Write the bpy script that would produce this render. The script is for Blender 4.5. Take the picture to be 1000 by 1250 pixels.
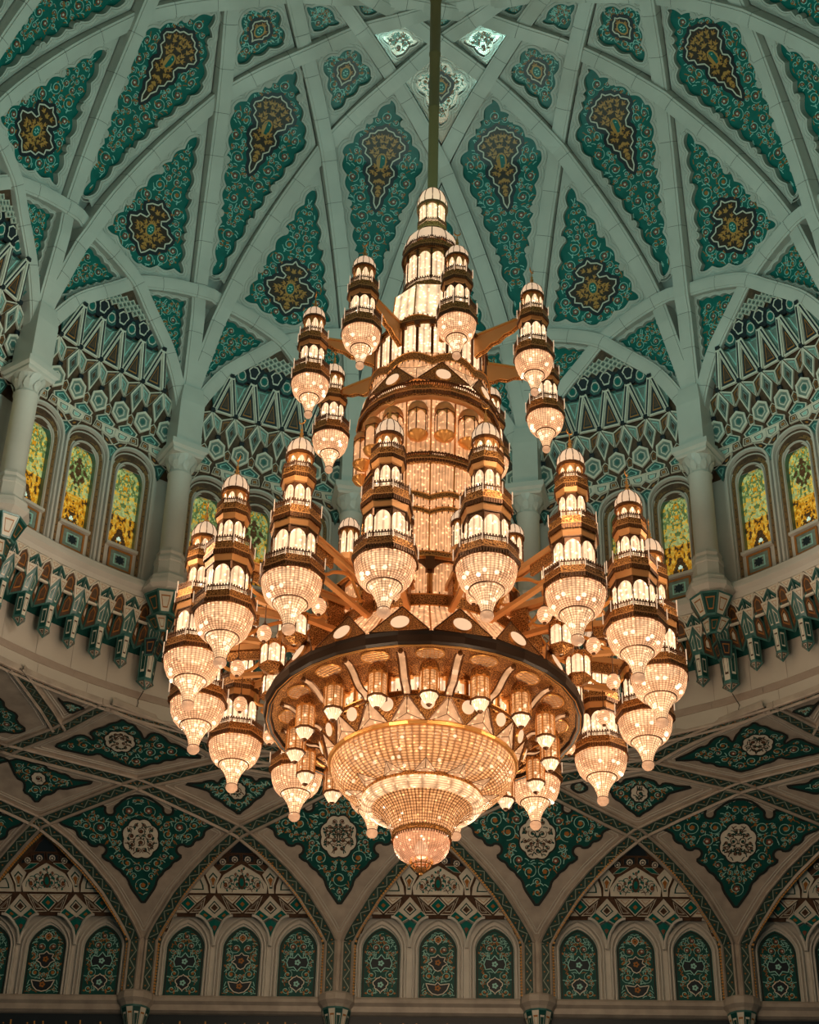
import bpy, bmesh, math, random
import numpy as np
from mathutils import Vector, Matrix
from mathutils.geometry import delaunay_2d_cdt
from math import sin, cos, tan, pi, radians, degrees, sqrt, hypot, atan2, acos

for _o in list(bpy.data.objects):
    bpy.data.objects.remove(_o, do_unlink=True)
SC = bpy.context.scene
COL = SC.collection

# ------------------------------------------------------------------ camera
# z = 0 is the eye level of the photographer; the chandelier hangs on the z axis
F_PX, PITCH, ROLL, YAW, DIST, PHI0 = 2195.0, radians(34.888), radians(1.367), radians(-0.686), 24.676, radians(1.595)


def cam_dir(a, b):
    """direction of the sight line through (a right, b up) on the image plane at distance 1"""
    c, s = cos(ROLL), sin(ROLL)
    a, b = c * a - s * b, s * a + c * b
    x, y, z = a, cos(PITCH) - b * sin(PITCH), sin(PITCH) + b * cos(PITCH)
    c, s = cos(YAW), sin(YAW)
    x, y = c * x + s * y, -s * x + c * y
    c, s = cos(PHI0), sin(PHI0)
    return Vector((c * x - s * y, s * x + c * y, z))


CAM = Vector((DIST * sin(PHI0), -DIST * cos(PHI0), 0.0))
fwd = cam_dir(0, 0)
rgt = (cam_dir(1, 0) - fwd).normalized()
upv = (cam_dir(0, 1) - fwd).normalized()
cd = bpy.data.cameras.new('camera')
cam = bpy.data.objects.new('camera', cd)
COL.objects.link(cam)
cam.matrix_world = Matrix(((rgt.x, upv.x, -fwd.x, CAM.x), (rgt.y, upv.y, -fwd.y, CAM.y), (rgt.z, upv.z, -fwd.z, CAM.z), (0, 0, 0, 1)))
cd.sensor_fit = 'VERTICAL'
cd.sensor_height = 36.0
cd.sensor_width = 28.8
cd.lens = F_PX / 1250.0 * 36.0
cd.clip_end = 300
SC.camera = cam

# ------------------------------------------------------------------ world, light, exposure
w = bpy.data.worlds.new('hall')
SC.world = w
w.use_nodes = True
w.node_tree.nodes['Background'].inputs[0].default_value = (0.62, 0.86, 0.78, 1)
w.node_tree.nodes['Background'].inputs[1].default_value = 0.035
SC.view_settings.view_transform = 'Standard'
SC.view_settings.look = 'None'
SC.view_settings.exposure = 0.0
SC.view_settings.gamma = 1.0
SC.view_settings.use_curve_mapping = False
SC.cycles.use_denoising = True
SC.cycles.max_bounces = 6
SC.cycles.diffuse_bounces = 3
SC.cycles.glossy_bounces = 3
SC.cycles.transmission_bounces = 4
SC.cycles.transparent_max_bounces = 12
SC.cycles.sample_clamp_indirect = 4.0
SC.cycles.caustics_reflective = False
SC.cycles.caustics_refractive = False


def lamp(name, kind, loc, energy, color, target=None, size=1.0, spot=None):
    l = bpy.data.lights.new(name, kind)
    l.energy = energy
    l.color = color
    if kind == 'AREA':
        l.shape = 'DISK'
        l.size = size
    else:
        l.shadow_soft_size = size
    if spot:
        l.spot_size, l.spot_blend = spot
    o = bpy.data.objects.new(name, l)
    o.location = loc
    if target is not None:
        o.rotation_euler = (Vector(target) - Vector(loc)).to_track_quat('-Z', 'Y').to_euler()
    COL.objects.link(o)
    return o


# added cool spots, unseen, hung round the chandelier to brighten the dome
for k in range(6):
    a = 2 * pi * (k + 0.5) / 6
    lamp('dome_fill', 'SPOT', (3.3 * sin(a), 3.3 * cos(a), 22.5), 215, (0.46, 1.0, 0.87),
         target=(4.4 * sin(a), 4.4 * cos(a), 36), size=0.25, spot=(radians(172), 0.35))
for k in range(1, 7):  # more unseen cool spots, added in mid-air to lift the drum and springing
    a = 2 * pi * (k + 0.5) / 8
    lamp('drum_fill', 'SPOT', (5.2 * sin(a), 5.2 * cos(a), 20.6), 230, (0.52, 1.0, 0.86),
         target=(9.5 * sin(a), 9.5 * cos(a), 27), size=0.3, spot=(radians(120), 0.6))
# the warm glow of the great chandelier
for z, r, n, e, es, tz in ((15.6, 5.0, 8, 110, 220, 17.6), (11.7, 3.2, 8, 85, 380, 15.2)):
    for k in range(n):
        a = 2 * pi * (k + 0.5) / n
        lamp('chandelier_glow', 'POINT', (r * sin(a), r * cos(a), z), e, (1.0, 0.70, 0.44), size=0.3)
        if z > 13 and cos(a) > 0.8:
            continue
        lamp('chandelier_spot', 'SPOT', (r * sin(a), r * cos(a), z), es, (1.0, 0.78, 0.57),
             target=(14 * sin(a), 14 * cos(a), tz), size=0.3, spot=(radians(110), 0.7))
for k in range(8):
    a = 2 * pi * (k + 0.5) / 8
    if cos(a) < 0.8:
        lamp('lantern_glow', 'SPOT', (3.4 * sin(a), 3.4 * cos(a), 20.2), 480, (1.0, 0.84, 0.66),
             target=(11 * sin(a), 11 * cos(a), 22.2), size=0.3, spot=(radians(84), 0.7))


# ------------------------------------------------------------------ materials
MATS = {}


def mat(name, col, rough=0.5, metal=0.0, emit=None, estr=0.0, spec=0.5, noise=None, bump=None, alpha=None):
    m = bpy.data.materials.new(name)
    m.use_nodes = True
    nt = m.node_tree
    b = nt.nodes['Principled BSDF']
    b.inputs['Base Color'].default_value = (*col, 1)
    b.inputs['Roughness'].default_value = rough
    b.inputs['Metallic'].default_value = metal
    b.inputs['Specular IOR Level'].default_value = spec
    if emit:
        b.inputs['Emission Color'].default_value = (*emit, 1)
        b.inputs['Emission Strength'].default_value = estr
    tc = None
    if noise:
        scale, amt, detail = noise
        tc = nt.nodes.new('ShaderNodeTexCoord')
        n = nt.nodes.new('ShaderNodeTexNoise')
        n.inputs['Scale'].default_value = scale
        n.inputs['Detail'].default_value = detail
        r = nt.nodes.new('ShaderNodeMapRange')
        r.inputs['From Min'].default_value = 0.3
        r.inputs['From Max'].default_value = 0.7
        r.inputs['To Min'].default_value = 1 - amt
        r.inputs['To Max'].default_value = 1 + amt * 0.4
        mx = nt.nodes.new('ShaderNodeMix')
        mx.data_type = 'RGBA'
        mx.blend_type = 'MULTIPLY'
        mx.inputs[0].default_value = 1
        mx.inputs[6].default_value = (*col, 1)
        nt.links.new(tc.outputs['Object'], n.inputs['Vector'])
        nt.links.new(n.outputs['Fac'], r.inputs['Value'])
        nt.links.new(r.outputs['Result'], mx.inputs[7])
        nt.links.new(mx.outputs[2], b.inputs['Base Color'])
    if bump:
        scale, st = bump
        if tc is None:
            tc = nt.nodes.new('ShaderNodeTexCoord')
        v = nt.nodes.new('ShaderNodeTexVoronoi')
        v.inputs['Scale'].default_value = scale
        bp = nt.nodes.new('ShaderNodeBump')
        bp.inputs['Strength'].default_value = st
        bp.inputs['Distance'].default_value = 0.02
        nt.links.new(tc.outputs['Object'], v.inputs['Vector'])
        nt.links.new(v.outputs['Color'], bp.inputs['Height'])
        nt.links.new(bp.outputs['Normal'], b.inputs['Normal'])
    MATS[name] = m
    return m


mat('marble', (0.56, 0.54, 0.49), 0.42, noise=(2.2, 0.16, 8))
mat('marble_plain', (0.58, 0.56, 0.51), 0.38, noise=(1.1, 0.10, 4))
mat('marble_bead', (0.50, 0.48, 0.43), 0.45)
mat('marble_brown', (0.36, 0.29, 0.24), 0.45, noise=(3.0, 0.15, 6))
mat('seam', (0.20, 0.19, 0.17), 0.7)
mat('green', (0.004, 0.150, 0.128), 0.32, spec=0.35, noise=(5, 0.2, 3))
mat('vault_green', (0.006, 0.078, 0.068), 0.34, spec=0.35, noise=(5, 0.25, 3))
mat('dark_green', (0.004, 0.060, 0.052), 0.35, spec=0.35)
mat('turquoise', (0.32, 0.64, 0.58), 0.4)
mat('teal_tile', (0.05, 0.165, 0.15), 0.3, noise=(6, 0.35, 3))
mat('pale_teal', (0.21, 0.28, 0.245), 0.35, noise=(9, 0.3, 3))
mat('gold_leaf', (0.36, 0.145, 0.03), 0.4)
mat('bright_gold', (0.55, 0.27, 0.07), 0.35)
mat('rust', (0.20, 0.065, 0.035), 0.45)
mat('cream', (0.70, 0.66, 0.56), 0.4, noise=(6, 0.12, 3))
mat('navy', (0.012, 0.020, 0.028), 0.35)
mat('brown_tile', (0.10, 0.052, 0.028), 0.4, noise=(9, 0.5, 3))
mat('dark_edge', (0.016, 0.018, 0.016), 0.5)


# ------------------------------------------------------------------ mesh helpers
class MB:
    """collects faces; build() links them as ONE mesh object"""

    def __init__(self):
        self.v, self.f, self.m, self.uv = [], [], [], []

    def add(self, vs, fs, mi=0, uvs=None):
        o = len(self.v)
        self.v.extend([tuple(map(float, p)) for p in vs])
        for i, f in enumerate(fs):
            self.f.append(tuple(o + j for j in f))
            self.m.append(mi)
            self.uv.append(uvs[i] if uvs else None)
        return o

    def box(self, c, sx, sy, sz, mi=0, M=None):
        vs = [Vector((c[0] + a * sx / 2, c[1] + b * sy / 2, c[2] + d * sz / 2)) for d in (-1, 1) for b in (-1, 1) for a in (-1, 1)]
        if M is not None:
            vs = [M @ p for p in vs]
        self.add(vs, [(0, 2, 3, 1), (4, 5, 7, 6), (0, 1, 5, 4), (2, 6, 7, 3), (0, 4, 6, 2), (1, 3, 7, 5)], mi)

    def lathe(self, prof, n=32, mi=0, phase=0.0, M=None, uvn=1.0, a0=None, a1=None, zig=0.0):
        full = a0 is None
        cols = n if full else n + 1
        vs = []
        ln = [0.0]
        for i in range(1, len(prof)):
            ln.append(ln[-1] + hypot(prof[i][0] - prof[i - 1][0], prof[i][1] - prof[i - 1][1]))
        for (r, z) in prof:
            for k in range(cols):
                a = phase + 2 * pi * k / n if full else a0 + (a1 - a0) * k / n
                rr = r * (1 + (zig if k % 2 else -zig))
                p = Vector((rr * sin(a), -rr * cos(a), z))
                vs.append(M @ p if M is not None else p)
        fs, uvs = [], []
        for i in range(len(prof) - 1):
            for k in range(n):
                k2 = (k + 1) % cols
                fs.append((i * cols + k, i * cols + k2, (i + 1) * cols + k2, (i + 1) * cols + k))
                u0, u1 = k / n * uvn, (k + 1) / n * uvn
                uvs.append(((u0, ln[i]), (u1, ln[i]), (u1, ln[i + 1]), (u0, ln[i + 1])))
        self.add(vs, fs, mi, uvs)

    def tube(self, pts, r, n=6, mi=0, cap=True, radii=None):
        pts = [Vector(p) for p in pts]
        vs, fs = [], []
        up = Vector((0, 0, 1))
        for i, p in enumerate(pts):
            t = (pts[min(i + 1, len(pts) - 1)] - pts[max(i - 1, 0)]).normalized()
            s = t.cross(up)
            if s.length < 1e-3:
                s = t.cross(Vector((1, 0, 0)))
            s.normalize()
            q = s.cross(t)
            rr = radii[i] if radii else r
            for k in range(n):
                a = 2 * pi * k / n
                vs.append(p + (s * cos(a) + q * sin(a)) * rr)
        for i in range(len(pts) - 1):
            for k in range(n):
                fs.append((i * n + k, i * n + (k + 1) % n, (i + 1) * n + (k + 1) % n, (i + 1) * n + k))
        if cap:
            fs.append(tuple(range(n))[::-1])
            fs.append(tuple((len(pts) - 1) * n + k for k in range(n)))
        self.add(vs, fs, mi)

    def sweep(self, frames, section, mi=0, closed_section=False, mis=None):
        """frames: (origin, side, depth) vectors; section: (side, depth) pairs"""
        ns = len(section)
        vs = []
        for (o, s, d) in frames:
            for (a, b) in section:
                vs.append(o + s * a + d * b)
        m = ns if closed_section else ns - 1
        for j in range(m):
            fs = [(i * ns + j, i * ns + (j + 1) % ns, (i + 1) * ns + (j + 1) % ns, (i + 1) * ns + j) for i in range(len(frames) - 1)]
            o = len(self.v) if j == 0 else o
            if j == 0:
                self.add(vs, fs, mis[j] if mis else mi)
            else:
                for f in fs:
                    self.f.append(tuple(o + q for q in f))
                    self.m.append(mis[j] if mis else mi)
                    self.uv.append(None)

    def mesh(self, name, mats, smooth=False):
        me = bpy.data.meshes.new(name)
        me.from_pydata(self.v, [], self.f)
        for x in mats:
            me.materials.append(MATS[x])
        if any(self.m):
            me.polygons.foreach_set('material_index', self.m)
        if smooth:
            me.polygons.foreach_set('use_smooth', [True] * len(self.f))
        if any(u is not None for u in self.uv):
            l = me.uv_layers.new(name='UVMap')
            flat = []
            for u, f in zip(self.uv, self.f):
                for j in range(len(f)):
                    flat.extend(u[j] if u else (0.0, 0.0))
            l.data.foreach_set('uv', flat)
        me.update()
        return me

    def build(self, name, mats, parent=None, smooth=False, stuff=False):
        return put(name, self.mesh(name, mats, smooth), parent, stuff)


def put(name, me, parent=None, stuff=False, loc=None, rotz=0.0):
    o = bpy.data.objects.new(name, me)
    COL.objects.link(o)
    if parent is not None:
        o.parent = parent
    if stuff:
        o['kind'] = 'stuff'
    if loc is not None:
        o.location = loc
    if rotz:
        o.rotation_euler = (0, 0, rotz)
    return o


def empty(name, loc=(0, 0, 0), rotz=0.0, parent=None):
    o = bpy.data.objects.new(name, None)
    o.empty_display_size = 0.2
    o.location = loc
    o.rotation_euler = (0, 0, rotz)
    COL.objects.link(o)
    if parent is not None:
        o.parent = parent
    return o


def tag(o, label=None, cat=None, group=None, kind=None):
    if label:
        o['label'] = label
    if cat:
        o['category'] = cat
    if group:
        o['group'] = group
    if kind:
        o['kind'] = kind
    return o


def copy_tree(o, parent=None):
    c = o.copy()
    COL.objects.link(c)
    if parent is not None:
        c.parent = parent
    for ch in list(o.children):
        copy_tree(ch, c)
    return c


# ------------------------------------------------------------------ flat shapes
def resample(poly, step, closed=True):
    p = np.asarray(poly, float)
    q = np.vstack([p, p[:1]]) if closed else p
    out = []
    for a, b in zip(q[:-1], q[1:]):
        n = max(1, int(math.ceil(np.hypot(*(b - a)) / step)))
        for i in range(n):
            out.append(a + (b - a) * i / n)
    if not closed:
        out.append(q[-1])
    return np.array(out)


def area2(p):
    return 0.5 * np.sum(p[:, 0] * np.roll(p[:, 1], -1) - np.roll(p[:, 0], -1) * p[:, 1])


def ccw(p):
    p = np.asarray(p, float)
    return p if area2(p) > 0 else p[::-1]


def inside(poly, pts):
    poly = np.asarray(poly, float)
    pts = np.atleast_2d(pts)
    x, y = pts[:, 0], pts[:, 1]
    c = np.zeros(len(pts), bool)
    j = len(poly) - 1
    for i in range(len(poly)):
        xi, yi = poly[i]
        xj, yj = poly[j]
        if yi != yj:
            t = ((yi > y) != (yj > y)) & (x < (xj - xi) * (y - yi) / (yj - yi) + xi)
            c ^= t
        j = i
    return c


def dist_to(poly, pts):
    poly = np.asarray(poly, float)
    pts = np.atleast_2d(pts)
    a = poly
    b = np.roll(poly, -1, axis=0)
    d = b - a
    L = np.maximum((d ** 2).sum(1), 1e-12)
    best = np.full(len(pts), 1e9)
    for i in range(len(a)):
        t = np.clip(((pts - a[i]) @ d[i]) / L[i], 0, 1)
        q = a[i] + t[:, None] * d[i]
        best = np.minimum(best, np.hypot(pts[:, 0] - q[:, 0], pts[:, 1] - q[:, 1]))
    return best


def normals2(p):
    t = np.roll(p, -1, axis=0) - np.roll(p, 1, axis=0)
    t /= np.maximum(np.hypot(t[:, 0], t[:, 1]), 1e-9)[:, None]
    return np.stack([-t[:, 1], t[:, 0]], 1)      # inward for a ccw polygon


def inset(poly, d, step=0.05):
    p = resample(ccw(poly), step)
    q = p + normals2(p) * d
    ok = inside(p, q) & (dist_to(p, q) > d * 0.97 - 1e-6)
    q = q[ok]
    return q if len(q) > 2 else p * 0


def scallop(poly, amp, length, step=0.03):
    """wavy outline whose lobes bulge outward"""
    p = resample(ccw(poly), step)
    n = normals2(p)
    seg = np.hypot(*(np.roll(p, -1, axis=0) - p).T)
    s = np.concatenate([[0], np.cumsum(seg)[:-1]])
    tot = seg.sum()
    k = max(4, 2 * round(tot / length / 2))
    wv = np.abs(np.sin(pi * s / tot * k))
    return p - n * (amp * (wv - 0.5))[:, None]


def fill(outer, holes=(), grid=0.35):
    """triangles between an outline and its holes, with inner points so that it can bend"""
    outer = ccw(outer)
    loops = [outer] + [ccw(h) for h in holes]
    vs, es = [], []
    for l in loops:
        o = len(vs)
        vs.extend([Vector((float(a), float(b))) for a, b in l])
        es.extend([(o + i, o + (i + 1) % len(l)) for i in range(len(l))])
    if grid:
        lo, hi = outer.min(0), outer.max(0)
        gx = np.arange(lo[0] + grid / 2, hi[0], grid)
        gy = np.arange(lo[1] + grid / 2, hi[1], grid)
        if len(gx) and len(gy):
            g = np.array([(a, b) for a in gx for b in gy])
            ok = inside(outer, g) & (dist_to(outer, g) > grid * 0.3)
            for h in holes:
                ok &= ~inside(h, g) & (dist_to(h, g) > grid * 0.3)
            vs.extend([Vector((float(a), float(b))) for a, b in g[ok]])
    r = delaunay_2d_cdt(vs, es, [], 0, 1e-5)
    pv = np.array([(a.x, a.y) for a in r[0]])
    tr = [f for f in r[2]]
    cen = np.array([pv[list(f)].mean(0) for f in tr])
    ok = inside(outer, cen)
    for h in holes:
        ok &= ~inside(h, cen)
    out = []
    for f, k in zip(tr, ok):
        if k:
            a, b, c = (pv[i] for i in f[:3])
            cr = (b[0] - a[0]) * (c[1] - a[1]) - (b[1] - a[1]) * (c[0] - a[0])
            out.append(tuple(f) if cr > 0 else tuple(f)[::-1])
    return pv, out


def add_flat(mb, fn, outer, holes, off, mi, grid=0.35):
    pv, tr = fill(outer, holes, grid)
    mb.add([fn(a, b, off) for a, b in pv], tr, mi)


def add_wall(mb, fn, loop, off0, off1, mi):
    loop = ccw(loop)
    n = len(loop)
    vs = [fn(a, b, off0) for a, b in loop] + [fn(a, b, off1) for a, b in loop]
    mb.add(vs, [(i, (i + 1) % n, n + (i + 1) % n, n + i) for i in range(n)], mi)


def add_ribbon(mb, fn, pts, width, off, mi, closed=False):
    """a thin band of given width along a flat line"""
    p = np.asarray(pts, float)
    if closed:
        t = np.roll(p, -1, axis=0) - np.roll(p, 1, axis=0)
    else:
        t = np.gradient(p, axis=0)
    t /= np.maximum(np.hypot(t[:, 0], t[:, 1]), 1e-9)[:, None]
    n = np.stack([-t[:, 1], t[:, 0]], 1)
    w2 = np.asarray(width) / 2
    if w2.ndim:
        w2 = w2[:, None]
    a, b = p + n * w2, p - n * w2
    k = len(p)
    vs = [fn(x, y, off) for x, y in a] + [fn(x, y, off) for x, y in b]
    m = k if closed else k - 1
    mb.add(vs, [(i, k + i, k + (i + 1) % k, (i + 1) % k) for i in range(m)], mi)


def add_poly(mb, fn, pts, off, mi):
    mb.add([fn(a, b, off) for a, b in pts], [tuple(range(len(pts)))], mi)


def disc(c, r, n=8, ph=0.0, e=1.0):
    return [(c[0] + r * cos(ph + 2 * pi * k / n), c[1] + e * r * sin(ph + 2 * pi * k / n)) for k in range(n)]


def bead(mb, fn, loop, width, off, height, mi):
    """small raised moulding that follows a loop"""
    p = ccw(np.asarray(loop, float))
    n = normals2(p)
    k = len(p)
    rows = [(-width / 2, 0), (-width / 4, -height), (width / 4, -height), (width / 2, 0)]
    vs = []
    for d, h in rows:
        vs.extend([fn(a, b, off + h) for a, b in p + n * d])
    fs = []
    for j in range(3):
        for i in range(k):
            fs.append((j * k + i, (j + 1) * k + i, (j + 1) * k + (i + 1) % k, j * k + (i + 1) % k))
    mb.add(vs, fs, mi)


def scrollwork(mb, fn, poly, avoid, off, seed, rmin=0.07, rmax=0.2, wid=0.026, mirror=True, cols=(0, 1, 2, 3), margin=0.03, tries=900, flowers=0.8, tail=1.0):
    """spiral vines with leaves and flowers filling an outline; mirror axis is x = 0"""
    rnd = random.Random(seed)
    vine, leaf, flower, white = cols
    poly = np.asarray(poly, float)
    lo, hi = poly.min(0), poly.max(0)
    cand = np.array([(rnd.uniform(0.0 if mirror else lo[0], hi[0]), rnd.uniform(lo[1], hi[1])) for _ in range(tries)])
    ok = inside(poly, cand)
    d = dist_to(poly, cand)
    for a in avoid:
        ok &= ~inside(a, cand)
        d = np.minimum(d, dist_to(a, cand))
    d = np.where(ok, d - margin, -1)
    got = []
    order = sorted(range(len(cand)), key=lambda i: -min(d[i], rmax) + rnd.uniform(0, 0.05))
    for i in order:
        if d[i] < rmin:
            continue
        x, y = cand[i]
        r = min(d[i], rmax)
        if mirror:
            r = min(r, max(x, 0) + 0.0) if x > rmin else (r if x < 0.02 else 0)
        for (gx, gy, gr) in got:
            r = min(r, hypot(x - gx, y - gy) - gr - 0.012)
            if r < rmin:
                break
        if r < rmin:
            continue
        got.append((x, y, r))
    sides = (1, -1) if mirror else (1,)
    for (x, y, r) in got:
        st = rnd.uniform(0, 2 * pi)
        dr = rnd.choice((-1, 1))
        turns = rnd.uniform(1.1, 1.5) * 2 * pi
        sp = []
        n = max(12, int(r * 130))
        for j in range(n):
            t = j / (n - 1)
            rr = r * (1.0 - 0.72 * t)
            a = st + dr * turns * t
            sp.append((x + rr * cos(a), y + rr * sin(a)))
        ta = st - dr * pi / 2
        ws = np.linspace(wid * 0.5, wid, n)
        leaves = []
        for j in range(int(2 + r * 12)):
            t = rnd.uniform(0.02, 0.7)
            a = st + dr * turns * t
            rr = r * (1.0 - 0.72 * t)
            bx, by = x + rr * cos(a), y + rr * sin(a)
            la = a + rnd.choice((-0.9, 0.9, 2.2)) + rnd.uniform(-.3, .3)
            L = rnd.uniform(0.05, 0.085)
            leaves.append((bx, by, la, L))
        fr = min(0.085, r * 0.42)
        flo = rnd.random() < flowers
        onaxis = mirror and x < 0.03
        for sg in sides:
            if onaxis and sg < 0:
                continue
            add_ribbon(mb, fn, [(sg * a, b) for a, b in sp], ws, off, vine)
            for (bx, by, la, L) in leaves:
                c, s = cos(la), sin(la)
                w2 = L * 0.34
                q = [(bx, by), (bx + c * L * .5 - s * w2, by + s * L * .5 + c * w2), (bx + c * L, by + s * L), (bx + c * L * .5 + s * w2, by + s * L * .5 - c * w2)]
                q = [(sg * a, b) for a, b in q]
                add_poly(mb, fn, q if sg > 0 else q[::-1], off - 0.004, leaf)
            if flo:
                for k in range(5):
                    a = st + 2 * pi * k / 5
                    add_poly(mb, fn, disc((sg * (x + cos(a) * fr * .62), y + sin(a) * fr * .62), fr * .5, 5), off - 0.006, flower)
                add_poly(mb, fn, disc((sg * x, y), fr * .42, 6), off - 0.010, white)
            else:
                add_poly(mb, fn, disc((sg * x, y), fr * .8, 5, st), off - 0.006, leaf)
    # small sprigs in the gaps
    for i in rnd.sample(range(len(cand)), len(cand) // 4):
        if d[i] < 0.015:
            continue
        x, y = cand[i]
        if any(abs(hypot(x - gx, y - gy) - gr) < 0.02 and False for gx, gy, gr in got) or any(hypot(x - gx, y - gy) < gr * 1.02 for gx, gy, gr in got):
            continue
        la = rnd.uniform(0, 2 * pi)
        L = 0.055
        for sg in sides:
            c, s = cos(la) * sg, sin(la)
            add_ribbon(mb, fn, [(sg * x - c * L, y - s * L), (sg * x, y + 0.015), (sg * x + c * L, y + s * L)], wid * .8, off, vine if rnd.random() < .7 else leaf)
    return got
# ------------------------------------------------------------------ the ribbed dome
AL = radians(22.5)
R0 = 10.85
GAM = 3 * AL
D0 = R0 * cos(GAM)
_ctrl = [(10.86, 24.6), (10.86, 25.2), (10.84, 26.2), (10.70, 27.2), (10.42, 28.15), (10.10, 29.15), (9.54, 30.35), (8.68, 31.68), (7.74, 32.85), (7.40, 33.22),
         (6.6, 33.83), (5.75, 34.33), (4.90, 34.78), (4.15, 35.10), (3.0, 35.5), (1.5, 35.85), (0.0, 36.0)]


def catmull(pts, n=14):
    out = []
    for i in range(len(pts) - 1):
        p0, p1, p2, p3 = (np.array(pts[max(0, min(len(pts) - 1, j))], float) for j in (i - 1, i, i + 1, i + 2))
        for k in range(n):
            t = k / n
            out.append(0.5 * (2 * p1 + (p2 - p0) * t + (2 * p0 - 5 * p1 + 4 * p2 - p3) * t * t + (3 * p1 - p0 - 3 * p2 + p3) * t ** 3))
    out.append(np.array(pts[-1], float))
    return np.array(out)


PROF = catmull(_ctrl)
PS = np.concatenate([[0], np.cumsum(np.hypot(*np.diff(PROF, axis=0).T))])
_tan = np.gradient(PROF, PS, axis=0)
_tan /= np.hypot(_tan[:, 0], _tan[:, 1])[:, None]
PNOR = np.stack([_tan[:, 1], -_tan[:, 0]], 1)
_mono = np.argsort(PROF[:, 0])


def s_of_z(z):
    return float(np.interp(z, PROF[:, 1], PS))


def s_of_r(r):
    i = np.argmax(PROF[:, 0] < 10.85)
    return float(np.interp(-r, -PROF[i:, 0], PS[i:]))


def dome_pt(phi, s, off=0.0):
    r = np.interp(s, PS, PROF[:, 0]) + off * np.interp(s, PS, PNOR[:, 0])
    z = np.interp(s, PS, PROF[:, 1]) + off * np.interp(s, PS, PNOR[:, 1])
    return Vector((r * sin(phi), r * cos(phi), z))


def beta(r):
    return GAM - acos(min(1.0, D0 / r))


def on_dome(u, v, off):
    r = max(0.3, np.interp(v, PS, PROF[:, 0]))
    return dome_pt(u / r, v, off)


ceiling_mb = MB()
rows, n = list(range(0, len(PROF), 6)) + [len(PROF) - 1], 96
pr = [(PROF[i, 0] + 0.62 * PNOR[i, 0], PROF[i, 1] + 0.62 * PNOR[i, 1]) for i in rows]
ceiling_mb.lathe(pr, n, 0)
ceiling = ceiling_mb.build('ceiling', ['marble'], smooth=True)
tag(ceiling, 'great pale dome of interlacing ribs with green floral tile panels', kind='structure')

RIB_SEC = [(-.185, .62), (-.185, .0), (-.125, .0), (-.125, -.03), (.125, -.03), (.125, .0), (.185, .0), (.185, .62)]


def rib_frames(pts, offs):
    fr = []
    for i, (p, nrm) in enumerate(pts):
        t = (pts[min(i + 1, len(pts) - 1)][0] - pts[max(i - 1, 0)][0]).normalized()
        side = t.cross(nrm).normalized()
        dep = side.cross(t).normalized()
        if dep.dot(nrm) < 0:
            dep = -dep
        fr.append((p + dep * offs[i], side, dep))
    return fr


def nrm_at(p):
    r = hypot(p.x, p.y)
    i = int(np.argmin((PROF[:, 0] - r) ** 2 + (PROF[:, 1] - p.z) ** 2))
    return Vector((PNOR[i, 0] * p.x / r, PNOR[i, 0] * p.y / r, PNOR[i, 1]))


# the long ribs: each runs in a vertical plane from one column to the sixth one on
def weave(d):
    sg = 1.0
    if d > 6:
        d, sg = 12 - d, -1.0
    if d < 0.15 or d > 5.6:
        return 0.0
    return sg * 0.075 * cos(pi * d)


mb = MB()
pts, offs = [], []
nb = 150
for i in range(nb + 1):
    b = 6 * AL * i / nb
    b = GAM + (GAM) * (1 - (1 - abs(2 * i / nb - 1)) ** 1.6) * (1 if i > nb / 2 else -1)
    r = D0 / cos(GAM - b)
    if r > 10.80:
        continue
    s = s_of_r(r)
    p = dome_pt(b, s)
    pts.append((p, nrm_at(p)))
    offs.append(-weave(2 * b / AL))


def rib_blocks(fr, name, sec, step):
    """stone blocks laid along a rib, over a thin dark core that shows in the joints"""
    core = MB()
    core.sweep(fr, [(x * .965, y + .012) for x, y in sec])
    core_me = core.mesh(name, ['seam'])
    cuts, acc = [0], 0.0
    for i in range(1, len(fr)):
        acc += (fr[i][0] - fr[i - 1][0]).length
        if acc >= step and len(fr) - i > 2:
            cuts.append(i)
            acc = 0.0
    cuts.append(len(fr) - 1)
    blocks = []
    for i0, i1 in zip(cuts[:-1], cuts[1:]):
        sub = [tuple(v.copy() for v in f) for f in fr[i0:i1 + 1]]
        d0 = (sub[1][0] - sub[0][0]).normalized() * .006
        d1 = (sub[-1][0] - sub[-2][0]).normalized() * .006
        sub[0] = (sub[0][0] + d0, sub[0][1], sub[0][2])
        sub[-1] = (sub[-1][0] - d1, sub[-1][1], sub[-1][2])
        m_ = MB()
        m_.sweep(sub, sec)
        blocks.append(m_.mesh('stone_block', ['marble_plain']))
    return core_me, blocks


def place_rib(name, core_me, blocks, ang):
    o = put(name, core_me, ceiling, rotz=-ang)
    for me in blocks:
        put('stone_block', me, o)


core_me, blocks = rib_blocks(rib_frames(pts, offs), 'rib', RIB_SEC, 0.9)
for k in range(16):
    place_rib('rib', core_me, blocks, (k + 0.5) * AL)

# the arch ribs: from a column over the next one to the second next
_ab = [0, 4.9, 8, 11.25, 14, 18, 20.3, 21.6, 22.2, 22.45]
_az = [29.5, 29.35, 29.2, 28.95, 28.5, 27.8, 27.1, 26.5, 26.0, 25.2]


def arch_z(bdeg):
    return float(np.interp(abs(bdeg), _ab, _az))


_as = catmull(list(zip(_ab, _az)), 8)


def arch_z(bdeg):
    return float(np.interp(abs(bdeg), _as[:, 0], _as[:, 1]))


def arch_r(bdeg):
    return R0 * cos(AL) / cos(radians(bdeg))


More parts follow.
